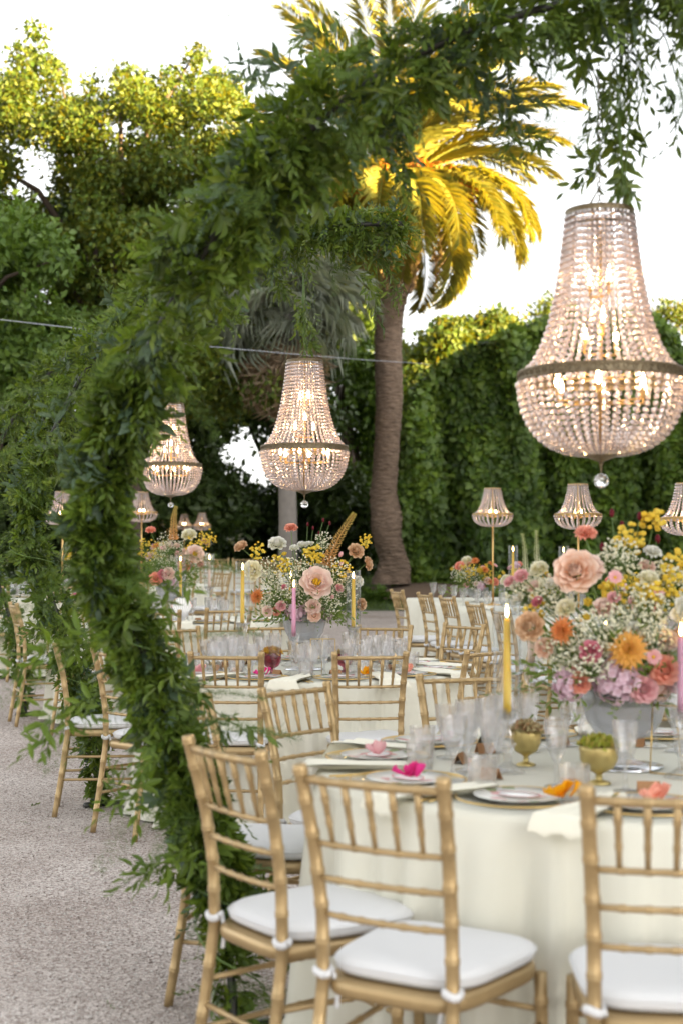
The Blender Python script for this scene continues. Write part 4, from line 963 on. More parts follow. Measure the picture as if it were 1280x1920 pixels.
def fmesh(kind, mat, seed=0):
    key = (kind, mat.name, seed)
    if key in FM: return FM[key]
    r = random.Random(hash((kind, seed)) % 1000 if False else seed + len(kind) * 31); mb = MB()
    if kind == 'rose':           # unit radius about 1, opening up +Z
        for lay, (n, el, L, W, r0, z0) in enumerate([(3, 1.75, .46, .40, .05, .20), (3, 1.66, .50, .46, .09, .18), (4, 1.48, .56, .55, .13, .12), (5, 1.40, .62, .66, .23, .06), (6, 1.28, .68, .78, .34, 0), (7, 1.05, .74, .86, .42, -.08), (7, .72, .74, .92, .46, -.14), (8, .32, .66, .92, .48, -.18)]):
            for k in range(n): petal(mb, petal_M(2 * PI * k / n + lay * .5 + r.uniform(-.1, .1), el + r.uniform(-.07, .07), r0, z0), L, W, -.22 if lay > 3 else .06, .30, .04, r=r, tip=.92)
        mb.ball((0, 0, .30), .17, 8, 6, 1.2, .1)
    elif kind == 'peony':
        for lay, (n, el, L, W, r0) in enumerate([(6, .95, .85, .85, .12), (7, .62, 1.0, 1.0, .14), (8, .25, 1.05, 1.0, .14)]):
            for k in range(n): petal(mb, petal_M(2 * PI * k / n + lay * .4 + r.uniform(-.12, .12), el + r.uniform(-.1, .1), r0, -.05 * lay), L, W, .12, .22, .06, r=r, tip=.9)
    elif kind == 'dahlia':
        for lay, (n, el, L, W) in enumerate([(9, 1.35, .45, .16), (12, 1.05, .65, .19), (14, .72, .85, .22), (16, .4, 1.0, .23), (16, .08, 1.05, .23)]):
            for k in range(n): petal(mb, petal_M(2 * PI * k / n + lay * .2 + r.uniform(-.08, .08), el + r.uniform(-.08, .08), .05, -.05 * lay), L, W, -.12, .5, 0, 3, 2, r, .2)
    elif kind == 'carnation':
        for lay, (n, el, L) in enumerate([(7, 1.35, .75), (9, 1.0, .85), (11, .65, .95), (12, .28, 1.0)]):
            for k in range(n): petal(mb, petal_M(2 * PI * k / n + lay * .3 + r.uniform(-.1, .1), el + r.uniform(-.15, .15), .05, 0), L, .62, -.1, .12, .14, 4, 5, r, 1.0)
    elif kind == 'daisy':
        for lay in range(2):
            for k in range(8): petal(mb, petal_M(2 * PI * (k + .5 * lay) / 8, .25 + .2 * lay, .12, 0), .9, .5, -.05, .1, .05, 3, 2, r, .7)
    elif kind == 'hydrangea':
        for k in range(95):
            d = Vector((r.gauss(0, 1), r.gauss(0, 1), r.gauss(0, 1))).normalized()
            if d.z < -.55: continue
            q = d.to_track_quat('Z', 'Y').to_matrix().to_4x4(); M = Matrix.Translation(d * r.uniform(.78, .98)) @ q @ Matrix.Rotation(r.uniform(0, 6), 4, 'Z')
            for j in range(4): petal(mb, M @ petal_M(j * PI / 2, .2 + r.uniform(-.15, .2), .01, 0), .19, .20, -.1, .1, 0, 2, 2, r, .6)
        mb.ball((0, 0, 0), .72, 10, 7)
    elif kind == 'buttercup':
        for lay, (n, el) in enumerate([(4, 1.25), (5, .8), (6, .4)]):
            for k in range(n): petal(mb, petal_M(2 * PI * k / n + lay * .5, el, .08, 0), .85, .85, .25, .3, .03, 3, 2, r, .6)
    elif kind == 'bud':
        mb.ball((0, 0, .3), .55, 7, 6, 1.5, .8)
    FM[key] = mb.mesh(kind, mat); return FM[key]
P_peach = petalmat('peach_petal', (.85, .50, .28), (.92, .74, .63)); P_tan = petalmat('tan_petal', (.60, .34, .16), (.76, .55, .36)); P_cream = petalmat('cream_petal', (.80, .74, .40), (.86, .84, .70)); P_white = petalmat('white_petal', (.78, .78, .60), (.84, .83, .78))
P_orange = petalmat('orange_petal', (.82, .46, .12), (.84, .33, .14)); P_coral = petalmat('coral_petal', (.85, .36, .24), (.90, .44, .33)); P_pink = petalmat('pink_petal', (.76, .36, .38), (.86, .54, .55)); P_rosepink = petalmat('deep_pink_petal', (.60, .14, .22), (.72, .28, .34))
P_mauve = petalmat('mauve_floret', (.74, .50, .60), (.88, .70, .80)); P_yellow = petalmat('yellow_petal', (.82, .58, .05), (.86, .70, .12)); P_blush = petalmat('blush_petal', (.84, .56, .48), (.92, .78, .70)); P_hot = petalmat('magenta_petal', (.70, .03, .22), (.80, .06, .30)); P_burg = petalmat('burgundy_bud', (.12, .01, .02), (.20, .02, .03)); P_mum = petalmat('gold_orange_petal', (.85, .58, .08), (.88, .50, .18))
M_stamen = petalmat('yellow_stamen', (.70, .40, .02), (.85, .55, .04)); M_breath = petalmat('tiny_white_bloom', (.82, .80, .60), (.88, .87, .76), .35); M_foxlow = petalmat('foxtail_floret', (.70, .34, .14), (.45, .42, .10)); M_bouqleaf = leafmat('bouquet_leaf', [(.10, .17, .03), (.17, .24, .06), (.13, .20, .05)], .35)
def stamens():
    mb = MB(); r = random.Random(3)
    for k in range(60):
        d = Vector((r.gauss(0, .45), r.gauss(0, .45), 1)).normalized(); mb.tube([(0, 0, 0), d * .34], [.012, .02], 4)
        mb.ball(d * .36, .04, 5, 4, t=1.0)
    return mb.mesh('flower_centre', M_stamen)
ST_ME = stamens()
def disc():
    mb = MB(); mb.ball((0, 0, .05), .22, 9, 6, .7, .7); return mb.mesh('flower_centre', M_stamen)
DISC_ME = disc()
PAL = dict(rose_peach=('rose', P_peach), rose_tan=('rose', P_tan), rose_cream=('rose', P_cream), rose_white=('rose', P_white), rose_pink=('rose', P_pink), rose_coral=('rose', P_coral), rose_blush=('rose', P_blush), rose_deep=('rose', P_rosepink), peony=('peony', P_blush), peony_white=('peony', P_white), dahlia=('dahlia', P_orange), mum=('dahlia', P_mum), carnation=('carnation', P_coral),
           carn_white=('carnation', P_white), daisy=('daisy', P_pink), hydrangea=('hydrangea', P_mauve), hyd_pink=('hydrangea', P_blush), butter=('buttercup', P_yellow), pinkbud=('bud', P_pink), whitebud=('buttercup', P_white))
FN = dict(rose='rose', peony='peony', dahlia='dahlia', carnation='carnation', daisy='daisy', hydrangea='hydrangea', buttercup='buttercup', bud='flower_bud')
def bowl_parts(t, R, z0, z1, zf):
    mb = MB(); prof = [(R * .30, z0), (R * .62, z0 + .01), (R * .85, z0 + (z1 - z0) * .35), (R * .97, z0 + (z1 - z0) * .7), (R, z1), (R * .97, z1), (R * .93, z0 + (z1 - z0) * .7), (R * .8, z0 + (z1 - z0) * .38), (R * .5, z0 + .02), (.005, z0 + .018)]
    mb.lathe(prof, 48, rf=lambda k, z: 1 + .012 * math.sin(k * PI / 2)); b = mb.build('bowl', M_bowl, t)
    mb = MB(); mb.lathe([(R * .62, zf), (R * .62, zf + .008), (R * .25, zf + .02), (R * .14, (zf + z0) / 2), (R * .3, z0 + .002)], 40, rf=lambda k, z: 1 + .03 * math.cos(k * PI)); mb.build('foot', M_cut, b)
    mb = MB(); mb.lathe([(R * .9, zf - .0), (R * .9, zf + .004), (.004, zf + .0045)], 40); mb.build('mirror_plate', pmat('mirror', (.8, .82, .85), .05, 1.0), b)
    mb = MB(); mb.lathe([(.004, z1 - .055), (R * .8, z1 - .05), (R * .9, z1 - .01), (R * .6, z1 + .03), (.004, z1 + .05)], 24); mb.build('moss_filling', M_bouqleaf, b)
def arrangement(name, label, c, items, sprays, Rb=.122, zb=(.85, 1.0), greens=120, seed=1, spread=.30, top=.30):
    """items: (kind, x, y, z, radius) in metres from the table centre; z above the floor"""
    global rng
    rng = np.random.default_rng(seed); r = random.Random(seed); t = thing(name, label, 'flower arrangement', (c.x, c.y, c.z)); bowl_parts(t, Rb, zb[0], zb[1], TZ + .003)
    org = Vector((0, 0, zb[1] - .02)); stems = MB()
    for it in items:
        kind, x, y, z, rad = it[:5]; face = Vector(it[5]) if len(it) > 5 else None; p = Vector((x, y, z)); d = (p - org).normalized()
        nk, m_ = PAL[kind]; me = fmesh(nk, m_, r.randrange(2)); ax = face.normalized() if face else (d + Vector((0, -.55, .1))).normalized(); ro = ax.to_track_quat('Z', 'Y').to_euler()
        fo = link(FN[nk], me, t, loc=p, rot=ro, scale=rad * .92)
        if nk == 'peony': link('flower_centre', ST_ME, fo, scale=1.15)
        if nk == 'daisy': link('flower_centre', DISC_ME, fo)
        a = org + Vector((r.uniform(-.05, .05), r.uniform(-.05, .05), 0)); stems.tube([a, a.lerp(p, .6) + Vector((0, 0, .02)), p - ax * rad * .35], [.003, .0026, .0024], 5)
    # baby's breath and little yellow sprays
    for (kind, x, y, z, rad, n) in sprays:
        m_, rr_ = (M_breath, (.0032, .0062)) if kind == 'breath' else (P_yellow, (.006, .012)); mb = MB(); cc = Vector((x, y, z)); st = MB(); n = int(n * (1.7 if kind == 'breath' else 1.2))
        for k in range(n):
            d = Vector((r.gauss(0, 1), r.gauss(0, 1), r.gauss(0, 1))).normalized(); q = cc + d * rad * r.random() ** .4; s = r.uniform(*rr_); mb.ball(q, s, 5, 3, .8, r.random())
            if k % 3 == 0: st.tube([cc - Vector((0, 0, rad * .6)), q], .0009, 3, False)
        stems.tube([org, org.lerp(cc, .7), cc - Vector((0, 0, rad * .6))], .0018, 4)
        ob = tag(mb.build('babys_breath' if kind == 'breath' else 'yellow_spray', m_, t, False), kind='stuff'); st.build('fine_stems', M_stem, ob)
    tag(stems.build('stems', M_stem, t), kind='stuff')
    lv = Leaves(); n = greens; a = rng.uniform(0, 6.28, n); S = np.stack([.06 * np.cos(a), .06 * np.sin(a), np.full(n, zb[1])], 1); D = np.stack([np.cos(a) * 1.0, np.sin(a) * 1.0, rng.uniform(-.25, 1.3, n)], 1)
    sprig_leaves(lv, S, D, spread * rng.uniform(.4, 1.0, n), 9, .040, .012, 'fine', .15); tag(lv.build('greenery', M_bouqleaf, t), kind='stuff')
    return t, org
def spike(t, pts, r0, r1, mat, n, name, fl=.02):
    r = random.Random(5); pts = catmull([Vector(p) for p in pts], 10); mb = MB(); mb.tube(pts, [.005 * (1 - .6 * i / len(pts)) for i in range(len(pts))], 5); m_ = len(pts) - 1
    for k in range(n):
        f = k / n; i = min(m_ - 1, int(f * m_)); p = pts[i].lerp(pts[i + 1], f * m_ - i); T_ = (pts[i + 1] - pts[i]).normalized(); a = T_.orthogonal().normalized(); b = T_.cross(a); an = k * 2.4
        R = r0 + (r1 - r0) * f; d = a * math.cos(an) + b * math.sin(an); L = fl * (1 - .6 * f) * r.uniform(.8, 1.25)
        q = p + d * R * .6; e_ = T_.cross(d)
        for sg in (-1, 0, 1):
            w2 = d * .55 + T_ * .35 + e_ * sg * .7; mb.add([q, q + w2 * L * .5 + T_ * L * .12, q + w2 * L, q + w2 * L * .5 - T_ * L * .12], [(0, 1, 2, 3)], [f] * 4)
        mb.tube([p, q + d * L * .5], .0012, 3, False)
    return mb.build(name, mat, t, False)
def from_px(c, lst, px_m):
    out = []
    for (k, x, y, size, dy, *rest) in lst:
        p = at(x, y, c.y + dy) - Vector((c.x, c.y, c.z)); out.append((k, p.x, p.y, p.z, size * .5 / px_m, *rest))
    return out
FR = (0, -1, .25)
f2 = from_px(T2, [('carnation', 546, 992, 29, 0, (0, -.5, 1)), ('rose_tan', 452, 1025, 28, -.02, (-.5, -.5, .8)), ('rose_cream', 473, 1070, 40, -.12, (-.3, -1, .3)), ('rose_white', 520, 1020, 36, 0, (0, -.6, .8)), ('dahlia', 482, 1118, 36, -.16, (-.6, -.8, .3)), ('butter', 516, 1046, 16, -.08), ('butter', 534, 1041, 16, -.1), ('butter', 534, 1055, 14, -.12),
                  ('rose_white', 552, 1028, 20, -.03, (0, -.4, 1)), ('rose_white', 567, 1022, 21, 0, (.1, -.4, 1)), ('rose_white', 579, 1020, 16, .03), ('rose_tan', 667, 1033, 32, -.03, (.4, -.8, .6)), ('rose_tan', 689, 1057, 28, 0, (.9, -.3, .2)), ('pinkbud', 638, 1041, 16, -.05), ('pinkbud', 639, 1058, 14, -.06), ('peony', 593, 1094, 62, -.2, (.1, -1, .35)),
                  ('hydrangea', 556, 1146, 50, -.1), ('rose_blush', 587, 1138, 30, -.2, FR), ('rose_peach', 589, 1154, 26, -.2, FR), ('rose_pink', 527, 1136, 20, -.18, FR), ('rose_blush', 502, 1146, 22, -.16, FR), ('rose_coral', 518, 1146, 18, -.15, FR), ('whitebud', 659, 1084, 24, -.05), ('rose_white', 672, 1090, 22, 0, (.7, -.6, .2)), ('rose_tan', 677, 1133, 24, -.05, (.8, -.7, .1)),
                  ('rose_deep', 533, 1101, 12, -.17), ('daisy', 585, 1068, 14, -.15), ('butter', 587, 1040, 12, -.1), ('pinkbud', 622, 1120, 15, -.15), ('rose_pink', 636, 1103, 18, -.1), ('hydrangea', 610, 1150, 34, -.05), ('rose_white', 600, 1060, 18, .08)], 335)
s2 = [(k, p[1], p[2], p[3], rp / 335, n) for (k, x, y, rp, dy, n), p in [((q), from_px(T2, [(q[0], q[1], q[2], 10, q[4])], 335)[0]) for q in [('breath', 511, 1074, 32, -.1, 120), ('breath', 520, 1115, 38, -.13, 170), ('breath', 626, 1075, 34, -.06, 130), ('breath', 606, 1018, 24, .04, 80), ('breath', 613, 1133, 28, -.14, 100), ('breath', 643, 1107, 28, -.05, 100), ('breath', 560, 1070, 34, -.1, 120), ('breath', 560, 1110, 34, -.12, 120), ('yellow', 590, 1040, 22, -.06, 70), ('yellow', 685, 1014, 14, 0, 26), ('yellow', 482, 1032, 18, -.03, 30), ('yellow', 530, 1060, 22, -.1, 40), ('yellow', 640, 1065, 20, -.05, 30)]]]
b2, og2 = arrangement('flower_centrepiece', 'glass bowl of flowers with a big peach peony and a foxtail lily spike', T2, f2, s2, .122, (.90, 1.06), 130, 2, .34)
spike(b2, [at(612, 1062, 7.9) - T2, at(622, 1035, 7.9) - T2, at(640, 1000, 7.9) - T2, at(658, 972, 7.9) - T2, at(664, 962, 7.9) - T2], .040, .010, M_foxlow, 170, 'foxtail_spike', .024)
mb = MB(); mbb = MB()
for x, y in ((577, 983), (606, 975), (618, 981), (587, 990), (598, 1000)): p = at(x, y, 8.0) - T2; mb.tube([og2, og2.lerp(p, .6) + Vector((0, 0, .05)), p], .0014, 4); mbb.ball(p, .007, 6, 5, 1.9, .5)
o = mb.build('fine_stems', M_stem, b2); mbb.build('burgundy_buds', P_burg, o)
f1 = from_px(T1, [('rose_peach', 1078, 1072, 82, -.16, (-.35, -1, .3)), ('rose_blush', 1100, 1062, 66, -.06, (.3, -.6, .8)), ('carnation', 1097, 1003, 46, -.05, (0, -.5, .9)), ('rose_tan', 992, 1175, 56, -.18, (-.6, -1, .2)), ('dahlia', 1052, 1182, 62, -.2, (-.8, -.7, .2)), ('mum', 1178, 1218, 88, -.24, (0, -1, .3)), ('hydrangea', 1160, 1268, 118, -.15), ('hydrangea', 1068, 1280, 76, -.12), ('hyd_pink', 1230, 1285, 70, -.12), ('rose_blush', 1130, 1140, 44, -.1), ('rose_cream', 1060, 1140, 40, -.1), ('rose_white', 1190, 1180, 34, -.15), ('rose_blush', 1250, 1200, 46, -.14), ('rose_cream', 1215, 1085, 40, -.08), ('rose_peach', 1020, 1215, 40, -.14), ('rose_pink', 1150, 1120, 26, -.12), ('rose_cream', 1130, 1215, 30, -.2), ('rose_white', 1035, 1095, 30, 0), ('rose_coral', 1086, 1280, 42, -.16, FR), ('rose_deep', 1106, 1222, 42, -.22, FR),
                  ('daisy', 1152, 1083, 32, -.15, (0, -1, .5)), ('daisy', 1224, 1232, 34, -.22, FR), ('rose_coral', 1246, 1256, 56, -.2, FR), ('rose_pink', 1206, 1292, 52, -.2, FR), ('rose_pink', 1275, 1270, 60, -.15, FR), ('carn_white', 1222, 1038, 40, 0, (.2, -.5, 1)), ('rose_blush', 1212, 1062, 34, .02), ('peony_white', 1288, 1155, 84, -.15, (.4, -1, .3)), ('butter', 1100, 1130, 26, -.2, FR), ('butter', 1098, 1158, 22, -.2, FR), ('rose_pink', 976, 1080, 30, .05, (-.4, -.6, .6)),
                  ('rose_cream', 1010, 1066, 36, .08, (-.2, -.6, .8)), ('rose_pink', 955, 1090, 26, .1), ('rose_deep', 1006, 1128, 24, 0), ('rose_blush', 1000, 1100, 30, .06), ('rose_white', 968, 1125, 30, .08), ('butter', 1175, 1250, 22, -.22, FR), ('pinkbud', 1180, 1130, 16, -.1), ('rose_pink', 1140, 1180, 20, -.05), ('daisy', 1232, 1112, 30, -.1), ('butter', 1225, 1125, 16, -.12), ('rose_coral', 1085, 1250, 30, -.1), ('rose_coral', 1330, 1250, 60, -.1), ('hyd_pink', 1300, 1290, 60, -.05), ('rose_peach', 1340, 1150, 60, .0), ('dahlia', 1275, 1190, 40, -.1)], 633)
s1q = [('breath', 1130, 1185, 55, -.18, 200), ('breath', 1200, 1150, 58, -.12, 220), ('breath', 1160, 1050, 45, -.02, 130), ('breath', 1050, 1215, 40, -.15, 110), ('breath', 1110, 1240, 45, -.2, 130), ('breath', 1215, 1190, 45, -.15, 130), ('breath', 1040, 1120, 45, .02, 120), ('breath', 985, 1110, 45, .1, 130), ('breath', 1250, 1090, 45, .05, 130), ('yellow', 1180, 1015, 34, .05, 46), ('yellow', 1222, 975, 26, .08, 32), ('yellow', 1250, 1105, 40, 0, 46), ('yellow', 1212, 1110, 26, -.1, 30), ('yellow', 1160, 1110, 40, -.05, 40), ('yellow', 1268, 1060, 34, .1, 40), ('yellow', 1000, 1135, 30, .05, 20)]
s1 = [(q[0],) + tuple(from_px(T1, [(q[0], q[1], q[2], 10, q[4])], 633)[0][1:4]) + (q[3] / 633, q[5]) for q in s1q]
b1, og1 = arrangement('flower_centrepiece', 'glass bowl of flowers with mauve hydrangea, big peach rose and orange chrysanthemum', T1, f1, s1, .128, (.835, .985), 150, 3, .36)
mb = MB(); mbb = MB()
for x, y in ((1146, 962), (1198, 968), (1165, 985), (1232, 1010), (1240, 1085), (1128, 1025)): p = at(x, y, 4.3) - T1; mb.tube([og1, og1.lerp(p, .6) + Vector((0, 0, .05)), p], .0014, 4); mbb.ball(p, .008, 6, 5, 1.8, .5)
o = mb.build('fine_stems', M_stem, b1); mbb.build('burgundy_buds', P_burg, o)
def random_items(r, n, R, zlo, zhi):
    ks = ['rose_white', 'rose_cream', 'rose_pink', 'rose_coral', 'rose_blush', 'butter', 'butter', 'hydrangea', 'dahlia', 'rose_tan', 'peony', 'daisy']; out = []
    for k in range(n):
        a = r.uniform(0, 6.28); z = r.uniform(zlo, zhi); q = R * (1 - .55 * abs((z - (zlo + zhi) / 2) / (zhi - zlo) * 2) ** 2) * r.uniform(.55, 1); out.append((r.choice(ks), q * math.cos(a), q * math.sin(a), z, r.uniform(.022, .055)))
    return out
def random_sprays(r, n, R, zlo, zhi): return [(('breath', 'breath', 'yellow')[k % 3], r.uniform(-R, R) * .8, r.uniform(-R, R) * .8, r.uniform(zlo, zhi), r.uniform(.05, .1), 60) for k in range(n)]
r3 = random.Random(33)
f3 = from_px(T3, [('peony', 365, 1040, 36, -.2, (.3, -1, .3)), ('rose_cream', 355, 1003, 30, 0, (0, -.6, .8)), ('rose_coral', 293, 1085, 26, -.2, FR), ('rose_deep', 305, 1077, 20, -.2, FR), ('rose_blush', 316, 1076, 26, -.2, FR), ('hydrangea', 328, 1090, 30, -.12), ('dahlia', 292, 1023, 16, -.1), ('rose_pink', 376, 1058, 14, -.1), ('rose_tan', 404, 1057, 18, 0, (1, -.4, 0)), ('butter', 268, 1028, 14, -.1), ('rose_coral', 283, 994, 20, 0, (0, -.5, 1)), ('rose_white', 392, 1045, 18, -.05), ('rose_tan', 386, 1016, 18, 0), ('butter', 262, 1042, 16, -.1)], 237)
b3, _ = arrangement('flower_centrepiece', 'glass bowl of flowers with a pale peony on the table with the shell plate', T3, f3 + random_items(r3, 8, .2, 1.1, 1.35), [(k, p[1], p[2], p[3], rp / 237, n) for (k, x, y, rp, dy, n), p in [(q, from_px(T3, [(q[0], q[1], q[2], 10, q[4])], 237)[0]) for q in [('breath', 318, 1022, 28, -.1, 110), ('breath', 340, 1065, 26, -.12, 90), ('breath', 350, 1085, 22, -.1, 70), ('breath', 300, 1050, 24, -.1, 80), ('yellow', 370, 1020, 24, -.05, 50), ('yellow', 275, 1030, 22, -.1, 40), ('yellow', 390, 1010, 18, 0, 30)]]], .122, (.90, 1.05), 110, 4, .34)
spike(b3, [at(326, 1012, 11.1) - T3, at(326, 990, 11.1) - T3, at(327, 965, 11.1) - T3, at(331, 949, 11.1) - T3], .036, .010, M_foxlow, 130, 'foxtail_spike', .028)
def lt_pt(Y, off=0): 
    f = (Y - LA.y) / (LB.y - LA.y); p = LA.lerp(LB, f) + LN * off; return Vector((p.x, p.y, ground_h(p.y)))
for k, (Y, lab) in enumerate(((13.4, 'low bowl of coral and white flowers at the palm end of the long table'), (12.1, 'low bowl of flowers between the lamps of the long table'), (10.2, 'flower bowl on the long table with two white foxtail spikes'), (8.9, 'flower bowl at the open end of the long table'))):
    rr = random.Random(60 + k); c = lt_pt(Y, 0.02); b, og = arrangement('flower_centrepiece', lab, c, random_items(rr, 24, .26, .90, 1.16), random_sprays(rr, 9, .24, .92, 1.14), .11, (.80, .90), 70, 60 + k, .3)
    if k == 2:
        for (x, y0, y1) in ((984, 1066, 1000), (1006, 1055, 994)): spike(b, [at(x + 4, y0 + 20, c.y - .1) - c, at(x, y0, c.y - .1) - c, at(x - 1, (y0 + y1) / 2, c.y - .1) - c, at(x - (6 if x < 1000 else 2), y1, c.y - .1) - c], .026, .014, petalmat('pale_spike_floret%d' % x, (.75, .74, .60), (.42, .45, .14)), 120, 'foxtail_spike', .022)
for c, lab, k in ((T8, 'flower bowl on the table seen between the arches', 70), (T9, 'flower bowl on the table with the tall crystal lamp', 71)):
    rr = random.Random(k); arrangement('flower_centrepiece', lab, c + Vector((.25, .1, 0)), random_items(rr, 16, .22, .98, 1.25), random_sprays(rr, 6, .2, 1.0, 1.25), .11, (.85, .97), 60, k, .28)

# ================================================================ candles and glass
def candlestick_mesh(h):
    mb = MB(); mb.lathe([(.048, 0), (.05, .006), (.03, .014), (.012, .03), (.011, h * .3), (.02, h * .42), (.024, h * .47), (.012, h * .55), (.010, h * .72), (.022, h * .8), (.030, h * .93), (.031, h), (.014, h), (.012, h - .02)], 20, rf=lambda k, z: 1 + .05 * math.cos(k * PI)); return mb
def candle(c, x, Y, zb, zt, wax, lab, colname, cyl=True, cylr=.040):
    base = c.z + TZ + .001; h = zb - base; grp = None
    t = thing('glass_candlestick', ('glass candlestick of the %s' % lab), 'candlestick', (x, Y, base)); candlestick_mesh(h).build('stem', M_cut, t, False)
    if cyl:
        mb = MB(); mb.lathe([(cylr, h - .004), (cylr, zt - base + .05), (cylr - .0022, zt - base + .05), (cylr - .0022, h - .004)], 32); g_ = mb.build('glass_chimney', M_glass, t); mb = MB(); mb.lathe([(.012, h - .03), (cylr, h - .006), (cylr, h - .003), (.012, h - .02)], 28); mb.build('glass_cup', M_cut, t)
    t = thing('taper_candle', lab, 'candle', (x, Y, zb - .018)); L = zt - zb + .018
    mb = MB(); mb.lathe([(.0118, 0), (.0115, L * .3), (.0098, L * .96), (.008, L), (.002, L - .002)], 16, cap0=True); w_ = mb.build('wax', wax, t)
    mb = MB(); mb.tube([(0, 0, L - .003), (.001, 0, L + .010)], .0011, 5); mb.build('wick', M_wick, t)
    mb = MB(); mb.lathe([(.0008, L + .004), (.0042, L + .011), (.0048, L + .018), (.003, L + .028), (.0004, L + .042)], 10); mb.build('flame', M_flame, t)
def candle_px(c, px_, yb, yt, Y, wax, lab, **k): a = at(px_, yb, Y); b = at(px_, yt, Y); candle(c, a.x, Y, a.z, b.z, wax, lab, '', **k)
candle_px(T1, 950, 1333, 1160, 4.1, M_yellowwax, 'tall yellow taper burning beside the big peach rose bowl')
candle_px(T1, 995, 1240, 1165, 4.62, M_peachwax, 'peach taper on the glass pedestal behind the yellow taper')
candle_px(T1, 1277, 1330, 1195, 4.0, M_pinkwax, 'mauve taper beside the coral roses of the hydrangea bowl')
candle_px(T1, 1136, 1260, 1180, 4.55, M_yellowwax, 'yellow taper hidden among the hydrangea bowl flowers')
candle_px(T2, 455, 1167, 1070, 7.7, M_yellowwax, 'yellow taper in a glass chimney beside the cream rose')
candle_px(T2, 662, 1174, 1086, 7.8, M_yellowwax, 'yellow taper in a glass chimney beside the tan roses')
candle_px(T2, 551, 1187, 1102, 7.55, M_pinkwax, 'mauve taper burning in front of the peony bowl', cyl=False)
candle_px(T2, 545, 1150, 1085, 8.2, M_yellowwax, 'taper burning behind the peony bowl flowers')
candle_px(T3, 339, 1118, 1053, 10.85, M_yellowwax, 'yellow taper beside the pale peony on the shell plate table')
candle_px(T3, 393, 1100, 1050, 11.1, M_peachwax, 'pale taper in the hurricane glass on the shell plate table')
cL = lt_pt(11.9); candle_px(cL, 961, 1085, 1034, 11.9, M_yellowwax, 'yellow taper in a glass chimney left of the white foxtail spikes'); cL = lt_pt(11.0); candle_px(cL, 1056, 1090, 1036, 11.0, M_peachwax, 'white taper in a glass chimney beside the coral carnation')

# ---------------------------------------------------------------- tableware
def cutglass(R):
    return lambda k, z: 1 + (.05 * math.cos(k * PI) if z > .02 else 0)
def goblet_mesh():
    mb = MB(); mb.lathe([(.001, .003), (.034, .004), (.036, .0015), (.036, .004), (.010, .010), (.0058, .02), (.0062, .05), (.010, .062), (.024, .078), (.035, .100), (.040, .130), (.041, .165), (.0393, .165), (.038, .130), (.033, .102), (.02, .082), (.002, .076)], 32, rf=lambda k, z: 1 - (.06 * abs(math.sin(k * PI / 4)) if .07 < z < .15 else 0)); return mb.mesh('goblet', M_cut, False)
def flute_mesh():
    mb = MB(); mb.lathe([(.001, .003), (.031, .004), (.033, .0015), (.033, .004), (.009, .010), (.0052, .02), (.0055, .062), (.012, .075), (.026, .105), (.032, .14), (.034, .185), (.0325, .185), (.030, .14), (.024, .108), (.002, .085)], 28, rf=lambda k, z: 1 - (.06 * abs(math.sin(k * PI / 4)) if .08 < z < .165 else 0)); return mb.mesh('wine_glass', M_cut, False)
def tumbler_mesh():
    mb = MB(); mb.lathe([(.001, .001), (.034, .001), (.036, .005), (.041, .088), (.0395, .088), (.035, .012), (.001, .010)], 32, rf=lambda k, z: 1 - (.05 * abs(math.sin(k * PI / 4)) if .01 < z < .07 else 0)); return mb.mesh('tumbler', M_cut, False)
GOB, FLU, TUM = goblet_mesh(), flute_mesh(), tumbler_mesh()
def plate_proto():
    t = thing('dinner_plate', 'x', 'plate'); mb = MB(); mb.lathe([(.001, .004), (.10, .004), (.155, .012), (.158, .013), (.155, .015), (.10, .008), (.001, .007)], 48); mb.build('charger', M_glass, t)
    mb = MB(); mb.lathe([(.1555, .0125), (.1605, .0125), (.1605, .0165), (.1555, .0165), (.1555, .0125)], 48); mb.build('gold_rim', M_goldmetal, t)
    m, n, b, l = newmat('patterned_china'); tc = n.nodes.new('ShaderNodeTexCoord'); vo = n.nodes.new('ShaderNodeTexVoronoi'); vo.inputs['Scale'].default_value = 34; cr = n.nodes.new('ShaderNodeValToRGB'); cr.color_ramp.interpolation = 'CONSTANT'; e = cr.color_ramp.elements
    e[0].color = (.80, .79, .74, 1); e[1].position = .55; e[1].color = (.72, .36, .36, 1); q = e.new(.7); q.color = (.34, .42, .20, 1); q = e.new(.8); q.color = (.80, .79, .74, 1)
    sp = n.nodes.new('ShaderNodeSeparateColor'); l.new(tc.outputs['Object'], vo.inputs['Vector']); l.new(vo.outputs['Color'], sp.inputs[0]); l.new(sp.outputs[0], cr.inputs[0]); l.new(cr.outputs[0], b.inputs['Base Color']); b.inputs['Roughness'].default_value = .2
    mb = MB(); mb.lathe([(.001, .012), (.075, .012), (.112, .020), (.114, .022), (.075, .015), (.001, .0145)], 40); mb.build('china_plate', m, t)
    mb = MB(); mb.lathe([(.001, .0158), (.044, .0158), (.045, .0168), (.001, .0172)], 28); mb.v = [(x * 1.25, y * .8, z + .004) for x, y, z in mb.v]; o = mb.build('menu_card', M_card, t)
    mb = MB(); mb.lathe([(.0445, .017), (.048, .017), (.048, .0176), (.0445, .0176)], 28); mb.v = [(x * 1.25, y * .8, z + .004) for x, y, z in mb.v]; mb.build('card_border', P_pink, o); return t
